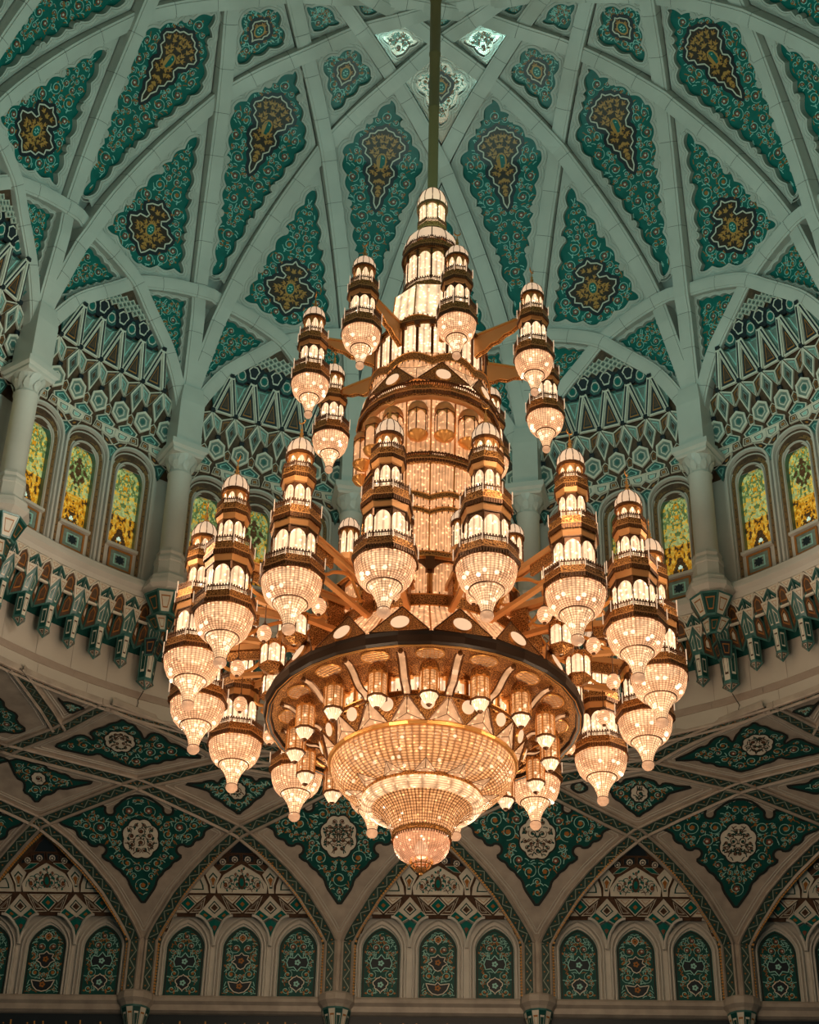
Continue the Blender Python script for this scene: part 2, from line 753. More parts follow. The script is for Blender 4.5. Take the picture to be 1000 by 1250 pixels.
mb = MB()
pts, offs = [], []
bs = [-22.45 + 44.9 * (0.5 - 0.5 * cos(pi * i / 110)) for i in range(111)]
for b in bs:
    r = arch_r(b)
    a = radians(b)
    p = Vector((r * sin(a), r * cos(a), arch_z(b)))
    pts.append((p, nrm_at(p)))
    wv = float(np.interp(b, [-22, -14, -11.25, -9, -3, -1, 1, 3, 9, 11.25, 14, 22], [0, -.03, -.05, -.03, .05, .05, -.05, -.05, .03, .06, .03, 0]))
    offs.append(-wv)
core_me, blocks = rib_blocks(rib_frames(pts, offs), 'arch_rib', [(a * 0.9, d) for a, d in RIB_SEC], 0.8)
for k in range(16):
    place_rib('arch_rib', core_me, blocks, (k + 0.5) * AL)

# medallion outlines, right half, height 1
MED_LONG = [(0, 1), (.03, .965), (.10, .95), (.13, .91), (.19, .90), (.20, .85), (.265, .80), (.27, .75), (.21, .71), (.22, .65), (.14, .60), (.12, .555), (.17, .51), (.175, .45), (.13, .41), (.13, .34), (.07, .29), (.085, .22), (.04, .15), (.035, .07), (0, 0)]
MED_TRE = [(0, 1), (.05, .93), (.17, .90), (.26, .83), (.22, .75), (.13, .70), (.16, .63), (.30, .62), (.34, .55), (.46, .50), (.44, .42), (.37, .37), (.39, .28), (.27, .24), (.25, .16), (.13, .14), (.07, .06), (0, 0)]
MED_BUD = [(0, 1), (.06, .92), (.17, .88), (.26, .77), (.36, .66), (.35, .52), (.27, .42), (.28, .30), (.18, .24), (.10, .16), (.04, .10), (0, 0)]


def half_to_poly(half, h, base, wscale=1.0):
    r = [(a * h * wscale, base + b * h) for a, b in half]
    l = [(-a, b) for a, b in r[1:-1]][::-1]
    return np.array(r[::-1] + [(-a, b) for a, b in r[1:-1]][0:0] + l[::-1][::-1][::-1][::-1]) if False else ccw(np.array(r + l))


mat('med_ground', (0.035, 0.018, 0.010), .4)


def medallion(fn, poly, off, seed, ground='navy', leafm='gold_leaf'):
    mb = MB()
    poly = ccw(poly)
    halo = resample(poly, .05)
    add_ribbon(mb, fn, halo - normals2(halo) * .04, .12, off - .001, 0, True)
    add_flat(mb, fn, poly, [], off - .002, 6, 0.3)
    add_ribbon(mb, fn, resample(poly, .05), 0.032, off - 0.008, 1, True)
    core = inset(poly, 0.06, 0.04)
    rnd = random.Random(seed)
    lo, hi = core.min(0), core.max(0)
    c = np.array([(rnd.uniform(0, hi[0]), rnd.uniform(lo[1], hi[1])) for _ in range(500)])
    d = np.where(inside(core, c), dist_to(core, c), -1)
    got = []
    for i in np.argsort(-np.minimum(d, 0.12)):
        if d[i] < 0.03:
            continue
        x, y = c[i]
        if any(hypot(x - a, y - b) < 0.10 for a, b in got):
            continue
        got.append((x, y))
        r = min(0.12, d[i] + 0.05)
        st = atan2(y - (lo[1] + hi[1]) / 2, x) + rnd.uniform(-.8, .8)
        for sg in (1, -1):
            for j, L in ((0, 1.0), (1, .8), (-1, .8)):
                a = st + j * 0.85
                cc, ss = cos(a), sin(a)
                w2 = r * .19
                q = [(x - cc * r * .4, y - ss * r * .4), (x + cc * r * .4 * L - ss * w2, y + ss * r * .4 * L + cc * w2), (x + cc * r * L, y + ss * r * L), (x + cc * r * .4 * L + ss * w2, y + ss * r * .4 * L - cc * w2)]
                q = [(sg * p, e) for p, e in q]
                add_poly(mb, fn, q if sg > 0 else q[::-1], off - 0.008 - .002 * abs(j), 2 if j == 0 else 3)
    cy = lo[1] + (hi[1] - lo[1]) * (.60 if hi[1] - lo[1] > 1.6 else .48)
    add_poly(mb, fn, disc((0, cy), 0.13, 10, 0, 1.35), off - 0.014, 3)
    add_poly(mb, fn, disc((0, cy), 0.10, 10, 0, 1.35), off - 0.018, 4)
    for k in range(6):
        a = k * pi / 3
        add_poly(mb, fn, disc((cos(a) * .045, cy + sin(a) * .06), .022, 5), off - 0.022, 5)
    return mb.mesh('medallion', [ground, 'cream', leafm, 'bright_gold', 'green', 'turquoise', 'med_ground'])


BASE = 0.27


def coffer(name, fn, cell, seed, gap, border, amp, length, med=None, knobs=(), recess=0.17, grid=0.4, scr=None, tile='green', tip=0.0, tipb=0.0):
    """marble field with a scalloped opening, green tile set back in it, vines and a medallion"""
    field = inset(cell, gap, 0.06)
    hole = scallop(inset(cell, border, 0.05), amp, length)
    if tip:
        lo_, hi_ = hole[:, 1].min(), hole[:, 1].max()
        q_ = (hole[:, 1] - lo_) / (hi_ - lo_)
        hole[:, 1] += tip * np.maximum(0, q_ - .35) ** 2 * (hi_ - lo_) - (tipb * np.maximum(0, .35 - q_) ** 2 * (hi_ - lo_))
    mb = MB()
    kn = []
    cutters = []
    add_flat(mb, fn, field, [hole], BASE, 0, grid)
    add_wall(mb, fn, hole, BASE, BASE + recess, 1)
    ln = inset(hole, -0.0, 0.03)
    outl = hole - normals2(ccw(hole)) * 0.055 if area2(hole) > 0 else hole
    bead(mb, fn, outl, 0.035, BASE, 0.018, 0)
    bead(mb, fn, hole - normals2(ccw(hole)) * 0.13, 0.022, BASE, 0.012, 0)
    seg = np.cumsum(np.hypot(*np.diff(hole, axis=0).T))
    me = mb.mesh(name, ['marble', 'marble_bead'])
    # volutes: little round knobs beside the long sides
    kb = MB()
    for (u, v) in knobs:
        for sg in (1, -1):
            i = int(np.argmin((hole[:, 0] - sg * u) ** 2 + (hole[:, 1] - v) ** 2))
            c = hole[i]
            for (r, o0, o1) in ((0.10, BASE + recess * .9, BASE - .015), (0.055, BASE - .015, BASE - .035)):
                l = disc(c, r, 12)
                add_wall(kb, fn, np.array(l), o1, o0, 0)
                add_poly(kb, fn, l, o1, 0)
    tl = MB()
    add_flat(tl, fn, inset(hole, -0.02, 0.05) if False else hole, [], BASE + recess, 0, grid)
    tile_me = tl.mesh('tile_panel', [tile])
    inner = inset(hole, 0.03, 0.05)
    meds = []
    med_me = None
    if med is not None:
        med_me = medallion(fn, med, BASE + recess - 0.012, seed + 5)
        meds = [med]
        rim = med - normals2(ccw(med)) * 0.05
    sw = MB()
    kw = dict(rmin=0.065, rmax=0.17, tries=1100)
    kw.update(scr or {})
    scrollwork(sw, fn, inner, meds, BASE + recess - 0.012, seed, **kw)
    scr_me = sw.mesh('scrollwork', ['turquoise', 'gold_leaf', 'rust', 'cream'])
    kb_me = kb.mesh('volute', ['marble_bead']) if kb.v else None
    return me, tile_me, med_me, scr_me, kb_me


def place_coffer(meshes, name, parent, angles):
    for a in angles:
        o = put(name, meshes[0], parent, rotz=-a)
        put('tile_panel', meshes[1], o)
        if meshes[2]:
            put('medallion', meshes[2], o)
        put('scrollwork', meshes[3], o, stuff=True)
        if meshes[4]:
            put('volute', meshes[4], o, stuff=True)


def cell_pts(level):
    """outline of a kite between the ribs, in (width, height along the dome) metres"""
    right = []
    if level == 1:
        for b in np.linspace(11.25, 2.4, 10):       # along the arch, from mid bay towards the column
            ph = radians(11.25 - b)
            z = arch_z(b)
            r = arch_r(b)
            right.append((ph * r, s_of_z(z)))
        rs = np.linspace(9.98, D0 / cos(GAM - AL / 2), 30)
        right += [((AL / 2 - beta(r)) * r, s_of_r(r)) for r in rs]
    else:
        rk = [D0 / cos(GAM - (AL / 2) * k) for k in range(0, 7)]
        lo = rk[level - 2] if level > 2 else 9.93
        rs = np.linspace(lo, rk[level - 1], 24)
        right += [((-(level - 2) / 2 * AL + beta(r)) * r, s_of_r(r)) for r in rs]
        rs = np.linspace(rk[level - 1], rk[level], 24)[1:]
        right += [((level / 2 * AL - beta(r)) * r, s_of_r(r)) for r in rs]
    if level == 2:
        right = [(0.02, s_of_z(29.8))] + right
    left = [(-a, b) for a, b in right[::-1] if abs(a) > 1e-3]
    return np.array([p for p in right] + left)


for nm_, bc_, sc_ in (('glare_tile', (.50, .50, .46), 22), ('glare_marble', (.46, .48, .44), 20)):  # shinier pale copies of tile and marble that stand for lamp glare
    mm_ = mat(nm_, bc_, .20, metal=.85 if nm_ == 'glare_tile' else .3, bump=(sc_, 1.0))
SECT = [k for k in range(-6, 7)]
for lev, gap, border, amp, ln in ((1, .20, .43, .085, .42), (2, .20, .42, .085, .42), (3, .20, .39, .085, .46), (4, .20, .33, .05, .34), (5, .17, .26, .03, .25)):
    c = cell_pts(lev)
    lo, hi = c[:, 1].min(), c[:, 1].max()
    med = None
    knobs = ()
    scr = {}
    if lev == 1:
        med = half_to_poly(MED_TRE, 1.30, lo + 0.85)
        knobs = ((1.0, lo + 1.75), (.62, lo + 2.75))
    elif lev == 2:
        h = hi - lo
        med = half_to_poly(MED_LONG, 1.95, lo + h * .50)
        knobs = ((1.0, lo + h * .48), (.62, lo + h * .30), (.55, lo + h * .84))
    elif lev == 3:
        med = half_to_poly(MED_BUD, 0.62, lo + (hi - lo) * .50)
        scr = dict(rmax=.15)
    else:
        scr = dict(rmin=.05, rmax=.12, wid=.02)
    ms = coffer('coffer', on_dome, c, 40 + lev, gap, border, amp, ln, med, knobs, scr=scr, recess=.17 if lev < 4 else .10, tip={1: .07, 2: .05}.get(lev, 0.0), tipb={2: .3}.get(lev, 0.0))
    half = 0.0 if lev % 2 else 0.5
    angs = [(k + half) * AL for k in (SECT if lev % 2 else SECT[:-1])]
    if lev in (3, 4):       # glare on three cells by the crown, put in as shinier material copies
        spark = [0.0] if lev == 3 else [-.5 * AL, .5 * AL]
        angs = [a for a in angs if min(abs(a - b) for b in spark) > 1e-4]
        tm = ms[1].copy()
        tm.materials[0] = MATS['glare_tile']
        cm = ms[0].copy()
        cm.materials[0] = MATS['glare_marble']
        place_coffer((cm, tm, ms[2], ms[3], ms[4]), 'coffer', ceiling, spark)
    place_coffer(ms, 'coffer', ceiling, angs)

# triangular coffers between the springing ribs, one on each side of every column
tri = []
for r in np.linspace(10.72, 10.03, 14):
    tri.append((beta(r) * r, s_of_r(r)))
for b in np.linspace(2.6, 11.25, 10):
    tri.append((radians(b) * arch_r(b), s_of_z(arch_z(b))))
for b in np.linspace(11.25, 21.3, 16)[1:]:
    tri.append((radians(22.5 - b) * arch_r(b), s_of_z(arch_z(b))))
tri = np.array(tri)
for sg in (1, -1):
    t2 = tri * np.array([sg, 1])
    ms = coffer('coffer', on_dome, t2, 77 + sg, .13, .255, .045, .27, None, (), recess=.13, grid=.3, scr=dict(rmin=.05, rmax=.13, wid=.022, mirror=False))
    place_coffer(ms, 'coffer', ceiling, [(k + .5) * AL for k in SECT[:-1]])
# ------------------------------------------------------------------ the drum: windows, honeycomb vaults, columns, cornice
VIS_COL = [k + 0.5 for k in range(-5, 5)]          # columns round the far half
VIS_BAY = list(range(-4, 5))


def facet(mb, P, out, fr=0.2, depth=0.02, m_frame=0, m_field=1, m_motif=None, m_dot=None, lift=0.0):
    """one framed tile: outline, proud frame, field set back, small motif"""
    P = [Vector(p) for p in P]
    c = sum(P, Vector()) / len(P)
    Q = [p + (c - p) * fr for p in P]
    R = [q + out * depth for q in Q]
    n = len(P)
    E = [p + out * 0.05 for p in P]
    mb.add(P + Q, [(i, (i + 1) % n, n + (i + 1) % n, n + i) for i in range(n)], m_frame)
    mb.add(E + P, [(i, (i + 1) % n, n + (i + 1) % n, n + i) for i in range(n)], m_frame)
    mb.add(Q + R, [(i, (i + 1) % n, n + (i + 1) % n, n + i) for i in range(n)], m_frame)
    cc = sum(R, Vector()) / n
    mb.add(R + [cc], [(i, (i + 1) % n, n) for i in range(n)], m_field)
    if m_motif is not None:
        S = [r + (cc - r) * 0.36 - out * 0.006 for r in R]
        T = [r + (cc - r) * 0.50 - out * 0.006 for r in R]
        mb.add(S + T, [(i, (i + 1) % n, n + (i + 1) % n, n + i) for i in range(n)], m_motif)
    if m_dot is not None:
        S = [r + (cc - r) * 0.66 - out * 0.008 for r in R]
        mb.add(S, [tuple(range(n))], m_dot)


def rm(z):
    return float(np.interp(z, [21, 24.6, 25.2, 26, 27, 28, 28.9, 29.3], [11.4, 11.4, 11.33, 11.15, 10.9, 10.6, 10.25, 10.1]))


SP = 0.6 / 11.0      # angular pitch of the honeycomb


def hpt(k, z, d=0.0):
    a = k * SP
    r = rm(z) + d
    return Vector((r * sin(a), r * cos(a), z))


OUT = Vector((0, 1, 0))
TM = ['cream', 'navy', 'teal_tile', 'pale_teal', 'brown_tile', 'gold_leaf', 'turquoise', 'green']
N1, N2, N3 = 27.64, 26.76, 26.24
kinds = []      # (mesh, half-step offset, centre z, top z)


def kind(zc, shift, build):
    mb = MB()
    build(mb)
    kinds.append((mb.mesh('tile', TM), shift, zc))


d1, d2, d3 = -.16, -.09, -.02
kind(27.05, 0, lambda mb: facet(mb, [hpt(-.36, N2, d2), hpt(.36, N2, d2), hpt(0, N1 - .1, d1)], OUT, .13, .05, 0, 1, 5, 4))
kind(27.35, .5, lambda mb: facet(mb, [hpt(0, N2 + .12, d2), hpt(.40, N1, d1 + .05), hpt(.3, N1 + .05, .02), hpt(-.3, N1 + .05, .02), hpt(-.40, N1, d1 + .05)], OUT, .10, .04, 2, 3, 6, None))
kind(27.9, .5, lambda mb: facet(mb, [hpt(.36 * cos(pi / 8 + j * pi / 4), 27.9 + .25 * sin(pi / 8 + j * pi / 4), .0) for j in range(8)], OUT, .16, .02, 1, 2, 0, 7))
kind(28.15, 0, lambda mb: facet(mb, [hpt(-.46, 28.12), hpt(-.2, 27.75), hpt(.2, 27.75), hpt(.46, 28.12), hpt(.2, 28.3), hpt(-.2, 28.3)], OUT, .12, .02, 1, 1, 0, None))
kind(26.4, .5, lambda mb: facet(mb, [hpt(0, N2 - .03, d2), hpt(.26, 26.42, .0), hpt(0, 25.98, .0), hpt(-.26, 26.42, 0)], OUT, .22, .025, 0, 3, 1, 4))
kind(26.55, 0, lambda mb: facet(mb, [hpt(-.46, N2 - .03, d2), hpt(0, N2 - .12, -.02), hpt(-.02, N3 + .02, d3), hpt(-.22, 26.45, .02)], OUT, .18, .02, 0, 3, 6, None))
kind(26.55, 0, lambda mb: facet(mb, [hpt(.46, N2 - .03, d2), hpt(.22, 26.45, .02), hpt(.02, N3 + .02, d3), hpt(0, N2 - .12, -.02)], OUT, .12, .02, 0, 4, 5, None))
kind(26.15, 0, lambda mb: facet(mb, [hpt(-.10, 26.24, d3), hpt(.10, 26.24, d3), hpt(.08, 26.12, d3), hpt(-.08, 26.12, d3)], OUT, .2, .02, 1, 1, None, None))
kind(25.85, 0, lambda mb: facet(mb, [hpt(0, 26.14, -.03), hpt(.33, 26.02, -.03), hpt(.36, 25.76, -.03), hpt(0, 25.58, -.03), hpt(-.36, 25.76, -.03), hpt(-.33, 26.02, -.03)], OUT, .22, .03, 0, 3, 0, 2))
kind(25.86, .5, lambda mb: facet(mb, [hpt(0, 25.96, .01), hpt(.13, 25.88, .01), hpt(.1, 25.68, .01), hpt(-.1, 25.68, .01), hpt(-.13, 25.88, .01)], OUT, .14, .02, 0, 4, 5, None))
kind(25.55, .5, lambda mb: facet(mb, [hpt(0, 25.68, 0), hpt(.42, 25.52, -.01), hpt(.36, 25.42, -.01), hpt(-.36, 25.42, -.01), hpt(-.42, 25.52, -.01)], OUT, .12, .02, 0, 2, 6, None))
# square tiles of the crown
for q, (kk, z) in enumerate([(0, 28.62), (-.22, 28.5), (.22, 28.5), (0, 28.42), (-.44, 28.4), (.44, 28.4), (-.22, 28.32), (.22, 28.32), (-.66, 28.3), (.66, 28.3), (-.88, 28.2), (.88, 28.2)]):
    kinds.append(None)
mbq = MB()
facet(mbq, [hpt(-.15, 28.4), hpt(0, 28.32), hpt(.15, 28.4), hpt(0, 28.48)], OUT, .2, .02, 0, 3, None, 4)
CROWN = mbq.mesh('tile', TM)
kinds = [k for k in kinds if k]

wall_drum = empty('wall_drum')
tag(wall_drum, 'ring of window bays under the dome with honeycomb tile vaults', kind='structure')

# backing of one bay and its lattice of raised white bars
mb = MB()
for i in range(15):
    for j in range(24):
        a0, a1 = (-11.25 + 22.5 * j / 24), (-11.25 + 22.5 * (j + 1) / 24)
        P = []
        for a, q in ((a0, i), (a1, i), (a1, i + 1), (a0, i + 1)):
            z = 24.6 + (arch_z(11.25 + min(abs(a), 11.19)) + .04 - 24.6) * q / 15
            r = rm(z) + .06
            P.append(Vector((r * sin(radians(a)), r * cos(radians(a)), z)))
        mb.add(P, [(0, 1, 2, 3)], 0)
vault_me = mb.mesh('honeycomb_vault', ['brown_tile'])


def strut(mb, a, b, w, m=0, m2=None):
    t = (b - a).normalized()
    side = t.cross(OUT).normalized()
    vs = []
    for p in (a, b):
        for s_, d_ in ((-1, .06), (-1, -.02), (-.45, -.035), (.45, -.035), (1, -.02), (1, .06)):
            vs.append(p + side * (w / 2 * s_) + OUT * d_)
    fs = [(j, j + 1, 6 + j + 1, 6 + j) for j in range(5)]
    o = mb.add(vs, fs, m)
    if m2 is not None:
        mb.add([p + side * (w * s_) - OUT * .039 for p in (a + t * .06, b - t * .06) for s_ in (-.2, .2)], [(0, 1, 3, 2)], m2)


def in_arch(k, z, mg=0.0):
    return z < arch_z(11.25 + min(abs(k * degrees(SP)), 11.2)) - mg


mb = MB()
for k2 in range(-9, 10):
    k = k2 / 2
    if k2 % 2 == 0:
        for sg in (-1, 1):
            if in_arch(k, N1) and in_arch(k + sg * .47, N2):
                strut(mb, hpt(k + sg * .06, N1, d1), hpt(k + sg * .47, N2, d2), .10, 0, 1)
    if k2 % 2 == 0 and in_arch(k, N1):
        mb.box((0, 0, 0), .10, .08, .09, 1, Matrix.Translation(hpt(k, N1 + .03, d1 - .02)) @ Matrix.Rotation(-k * SP, 4, 'Z'))
    if k2 % 2 and in_arch(k, N2):
        mb.box((0, 0, 0), .10, .08, .09, 1, Matrix.Translation(hpt(k, N2, d2 - .02)) @ Matrix.Rotation(-k * SP, 4, 'Z'))
lattice_me = mb.mesh('lattice', ['cream', 'navy'])

# a row of tiles between the honeycomb and the window heads, at the spandrels
WX = 1.24


def wpt(x, z, off=0.0):
    a = x / 11.4
    r = 11.4 + off
    return Vector((r * sin(a), r * cos(a), z))


def spandrel_tiles():
    res = []
    for xs in (-WX * 1.5, -WX / 2, WX / 2, WX * 1.5):
        def T(pts, a, b, c, d_=None, fr=.13):
            m = MB()
            facet(m, [hpt((xs + x) / .6, z, -.03) for x, z in pts], OUT, fr, .02, a, b, c, d_)
            res.append(m.mesh('tile', TM))
        T([(0, 25.42), (-.40, 25.40), (-.34, 25.22), (-.10, 25.16), (0, 25.24)], 0, 0, 2, 6)
        T([(0, 25.42), (0, 25.24), (.10, 25.16), (.34, 25.22), (.40, 25.40)], 0, 0, 2, 6)
        T([(0, 25.23), (-.14, 25.12), (0, 25.0), (.14, 25.12)], 0, 1, 5, 4)
        T([(-.15, 25.14), (-.34, 25.20), (-.26, 25.02), (-.13, 24.94), (-.01, 25.0)], 0, 4, 1, 5)
        T([(.15, 25.14), (.01, 25.0), (.13, 24.94), (.26, 25.02), (.34, 25.20)], 0, 4, 1, 5)
        T([(0, 24.99), (-.13, 24.92), (0, 24.58), (.13, 24.92)], 2, 2, 6, None)
        T([(-.36, 25.40), (-.56, 25.42), (-.60, 25.24), (-.36, 25.22)], 0, 4, 0, 5)
        T([(.36, 25.40), (.36, 25.22), (.60, 25.24), (.56, 25.42)], 0, 4, 0, 5)
    return res


SPAN = spandrel_tiles()


# windows: opening half width .27, spring 24.3, head 24.62
def head(hw, spring, top, base, n=10):
    """pointed round-shouldered window outline"""
    r = [(hw, base), (hw, spring)]
    for i in range(1, n):
        t = i / n
        a = t * pi / 2
        r.append((hw * cos(a) ** 0.85, spring + (top - spring) * (0.88 * sin(a) ** 0.9 + 0.12 * t)))
    r.append((0, top))
    return np.array(r + [(-x, z) for x, z in r[:-1]][::-1])


OPEN = head(.335, 24.28, 24.72, 22.47)
mb = MB()
outer = np.array([(x, z) for x, z in [(-2.24, 21.5), (2.24, 21.5), (2.24, 25.3), (-2.24, 25.3)]])
holes = [resample(OPEN + np.array([c, 0]), .2) for c in (-WX, 0, WX)]
add_flat(mb, wpt, resample(outer, .35), holes, 0.05, 0, .4)
bay_wall_me = mb.mesh('bay_wall', ['marble_plain'])

mb = MB()      # moulded white frame
for hw, top, off, hgt, wd in ((.615, 25.14, .05, .13, .10), (.53, 25.02, .05, .06, .04)):
    bead(mb, wpt, resample(head(hw - wd / 2, 24.42 + (hw - .27) * .3, top, 21.62), .15), wd, off, hgt, 0)
bead(mb, wpt, resample(head(.365, 24.33, 24.78, 22.42), .15), .05, .05, .045, 0)
add_wall(mb, wpt, resample(OPEN, .15), 0.05, 0.22, 1)
for z0, z1 in ((22.38, 22.46),):
    mb.box((0, 0, 0), .80, .12, .07, 0, Matrix.Translation(wpt(0, 22.42, .0)))
frame_me = mb.mesh('frame', ['marble_plain', 'teal_tile'])
mb = MB()      # mosaic border
l = resample(head(.445, 24.38, 24.90, 21.68), .10)
add_ribbon(mb, wpt, l, .085, .030, 0, True)
for i in range(0, len(l), 2):
    add_poly(mb, wpt, disc(l[i], .016, 6), .026, 1)
mat('mosaic_gold', (0.24, 0.135, 0.05), .4, noise=(20, .4, 2))
border_me = mb.mesh('mosaic_border', ['mosaic_gold', 'navy'])
mb = MB()      # square tile under the glass
sq = np.array([(-.30, 21.82), (.30, 21.82), (.30, 22.34), (-.30, 22.34)])
facet(mb, [wpt(x, z, -.01) for x, z in sq], OUT, .16, .02, 5, 3, 6, None)
star = []
for j in range(16):
    a = 2 * pi * j / 16
    rr = .13 if j % 2 == 0 else .085
    star.append((rr * cos(a), 22.08 + rr * sin(a)))
add_poly(mb, wpt, star, -.003, 1)
under_me = mb.mesh('sill_tile', TM)

# stained glass: leaded panes of ochre, yellow and green, lit from behind by daylight
for nm, c, e in (('glass_amber', (0.62, 0.27, 0.012), .50), ('glass_yellow', (0.78, 0.48, 0.06), .50), ('glass_green', (0.16, 0.24, 0.075), .42), ('glass_pale', (0.46, 0.54, 0.22), .46), ('glass_brown', (0.11, 0.055, 0.02), .22), ('glass_clear', (0.62, 0.82, 0.66), .8)):
    m = mat(nm, c, .15, emit=c, estr=e * .8)
    nt = m.node_tree
    b = nt.nodes['Principled BSDF']
    tc = nt.nodes.new('ShaderNodeTexCoord')
    v = nt.nodes.new('ShaderNodeTexVoronoi')
    v.inputs['Scale'].default_value = 16
    rp = nt.nodes.new('ShaderNodeValToRGB')
    rp.color_ramp.elements[0].color = (*[x * .7 for x in c], 1)
    rp.color_ramp.elements[1].color = (*[min(1, x * 1.2) for x in c], 1)
    rp.color_ramp.elements[0].position = .15
    rp.color_ramp.elements[1].position = .85
    nt.links.new(tc.outputs['Object'], v.inputs['Vector'])
    nt.links.new(v.outputs['Color'], rp.inputs['Fac'])
    nt.links.new(rp.outputs['Color'], b.inputs['Emission Color'])
    nt.links.new(rp.outputs['Color'], b.inputs['Base Color'])
mat('lead', (.05, .045, .03), .5)
GM = ['glass_amber', 'glass_yellow', 'glass_green', 'glass_pale', 'glass_brown', 'glass_clear', 'lead', 'dark_edge']


def glass_mesh(seed, variant):
    from mathutils import noise
    mb = MB()
    n0, n1 = 13, 64
    zb, zt, hw = 22.47, 24.72, .335
    for j in range(n1):
        for i in range(-n0, n0):
            x0, x1 = hw * i / n0, hw * (i + 1) / n0
            z0, z1 = zb + (zt - zb) * j / n1, zb + (zt - zb) * (j + 1) / n1
            cx, cz = (x0 + x1) / 2, (z0 + z1) / 2
            if cz > 24.2 and (cx / hw) ** 2 + max(0, (cz - 24.28) / .46) ** 2 > 1.05:
                continue
            t, d = (cz - zb) / (zt - zb), abs(cx) / hw
            v = noise.noise(Vector((abs(cx) * 15, cz * 8, seed))) * 1.2 + .3 * noise.noise(Vector((abs(cx) * 45, cz * 26, seed + 7)))
            ros = hypot(d * 1.1, (t - .78) * 5.5)
            if variant == 1 and abs(t - .68) < .20 and d < .85 * (1 - abs(t - .68) / .20):
                c = 4 if v < .05 else (2 if v < .35 else 3)
            elif hypot(d * .335, (t - .13) * 2.25) < .055:
                c = 5
            elif t < .33 and d < (.33 - t) / .33 * .72:
                c = 4 if v < .22 else 0
            elif t < .40:
                c = 0 if v < .12 else 1
                if v < -.32:
                    c = 4
            elif t < .64:
                c = 3 if v > .0 else (1 if v > -.3 else 2)
            else:
                c = 2 if (.28 < ros < .36 or .62 < ros < .72) else (1 if v > .25 else (2 if v < -.05 else 3))
                if v < -.42:
                    c = 0
            mb.add([wpt(x, z, .20) for x, z in ((x0, z0), (x1, z0), (x1, z1), (x0, z1))], [(0, 1, 2, 3)], c)
    return mb.mesh('stained_glass', GM)


GLASS = [glass_mesh(3, 0), glass_mesh(9, 1)]

wn = 0
for bay in VIS_BAY:
    ang = bay * AL
    put('bay_wall', bay_wall_me, wall_drum, rotz=-ang)
    hv = put('honeycomb_vault', vault_me, wall_drum, rotz=-ang)
    put('lattice', lattice_me, hv, stuff=True)
    for me, sh, zc in kinds:
        for k in range(-5, 6):
            kk = k + sh
            if in_arch(kk, zc, .02):
                put('tile', me, hv, rotz=-kk * SP)
    for j in range(-4, 5):
        for i in range(5):
            kk = j * .36 + (i % 2) * .18
            dz = .18 - i * .09
            if in_arch(kk, 28.45 + dz, .1) and abs(kk) < 1.5 - i * .1 and dz + .1 > -.2 + abs(kk) * .12 - .15:
                if not in_arch(kk, 28.62 + dz + .55, 0) or True:
                    put('tile', CROWN, hv, loc=(0, 0, dz), rotz=-kk * SP)
    for me in SPAN:
        put('tile', me, hv)
    for c in (-1, 0, 1):
        wn += 1
        a = ang + c * WX / 11.4
        wd = empty('window_%d' % wn, rotz=-a)
        tag(wd, 'stained glass window with a dark diamond, middle one of its bay under the dome' if c == 0 else 'yellow and green stained glass window beside a column of the drum', group='stained glass windows round the drum', kind='structure')
        put('frame', frame_me, wd)
        put('mosaic_border', border_me, wd, stuff=True)
        put('sill_tile', under_me, wd)
        put('stained_glass', GLASS[1 if (c == 0) else 0], wd, stuff=True)

# columns
mb = MB()
mb.lathe([(.30, 22.30), (.285, 22.34), (.27, 22.4), (.265, 24.42), (.29, 24.46), (.29, 24.50), (.26, 24.52)], 24)
shaft_me = mb.mesh('shaft', ['marble_plain'], True)
mb = MB()
mb.lathe([(.34, 21.62), (.34, 21.98), (.36, 22.0), (.36, 22.08), (.315, 22.18), (.34, 22.24), (.31, 22.32)], 8, phase=pi / 8)
base_me = mb.mesh('base', ['marble_plain'])
mb = MB()
mb.lathe([(.26, 24.50), (.27, 24.62), (.31, 24.78), (.37, 24.9), (.39, 24.94)], 24)
for t in range(2):
    for k in range(8):
        a = 2 * pi * (k + .5 * t) / 8
        zb = 24.54 + .12 * t
        pts = [(-.045, zb, .275), (.045, zb, .275), (.085, zb + .10, .30 + .02 * t), (.06, zb + .19, .345 + .02 * t), (0, zb + .25, .39 + .01 * t), (-.06, zb + .19, .345 + .02 * t), (-.085, zb + .10, .30 + .02 * t)]
        mb.add([Vector((x * cos(a) + r * sin(a), x * sin(a) - r * cos(a), z)) for x, z, r in pts], [tuple(range(7))])
cap_me = mb.mesh('capital', ['marble_plain'])
mb = MB()      # impost: abacus and the pier that gathers the ribs
sq_ = lambda h, z: [Vector((sx * h, sy * h, z)) for sx, sy in ((-1, -1), (1, -1), (1, 1), (-1, 1))]
lv = [(.36, 24.92), (.40, 24.96), (.40, 25.02), (.46, 25.08), (.46, 25.22), (.31, 25.23), (.31, 26.5), (.25, 27.0)]
vs = []
for h, z in lv:
    vs += sq_(h, z)
mb.add(vs, [(i * 4 + j, i * 4 + (j + 1) % 4, i * 4 + 4 + (j + 1) % 4, i * 4 + 4 + j) for i in range(len(lv) - 1) for j in range(4)] + [(0, 1, 2, 3)])
impost_me = mb.mesh('impost', ['marble_plain'])
for k in VIS_COL:
    a = k * AL
    c = empty('column', (10.85 * sin(a), 10.85 * cos(a), 0), -a)
    tag(c, 'white marble column with leafy capital between window bays under the dome', 'column', 'columns round the drum of the dome')
    for nm, me in (('base', base_me), ('shaft', shaft_me), ('capital', cap_me), ('impost', impost_me)):
        put(nm, me, c)

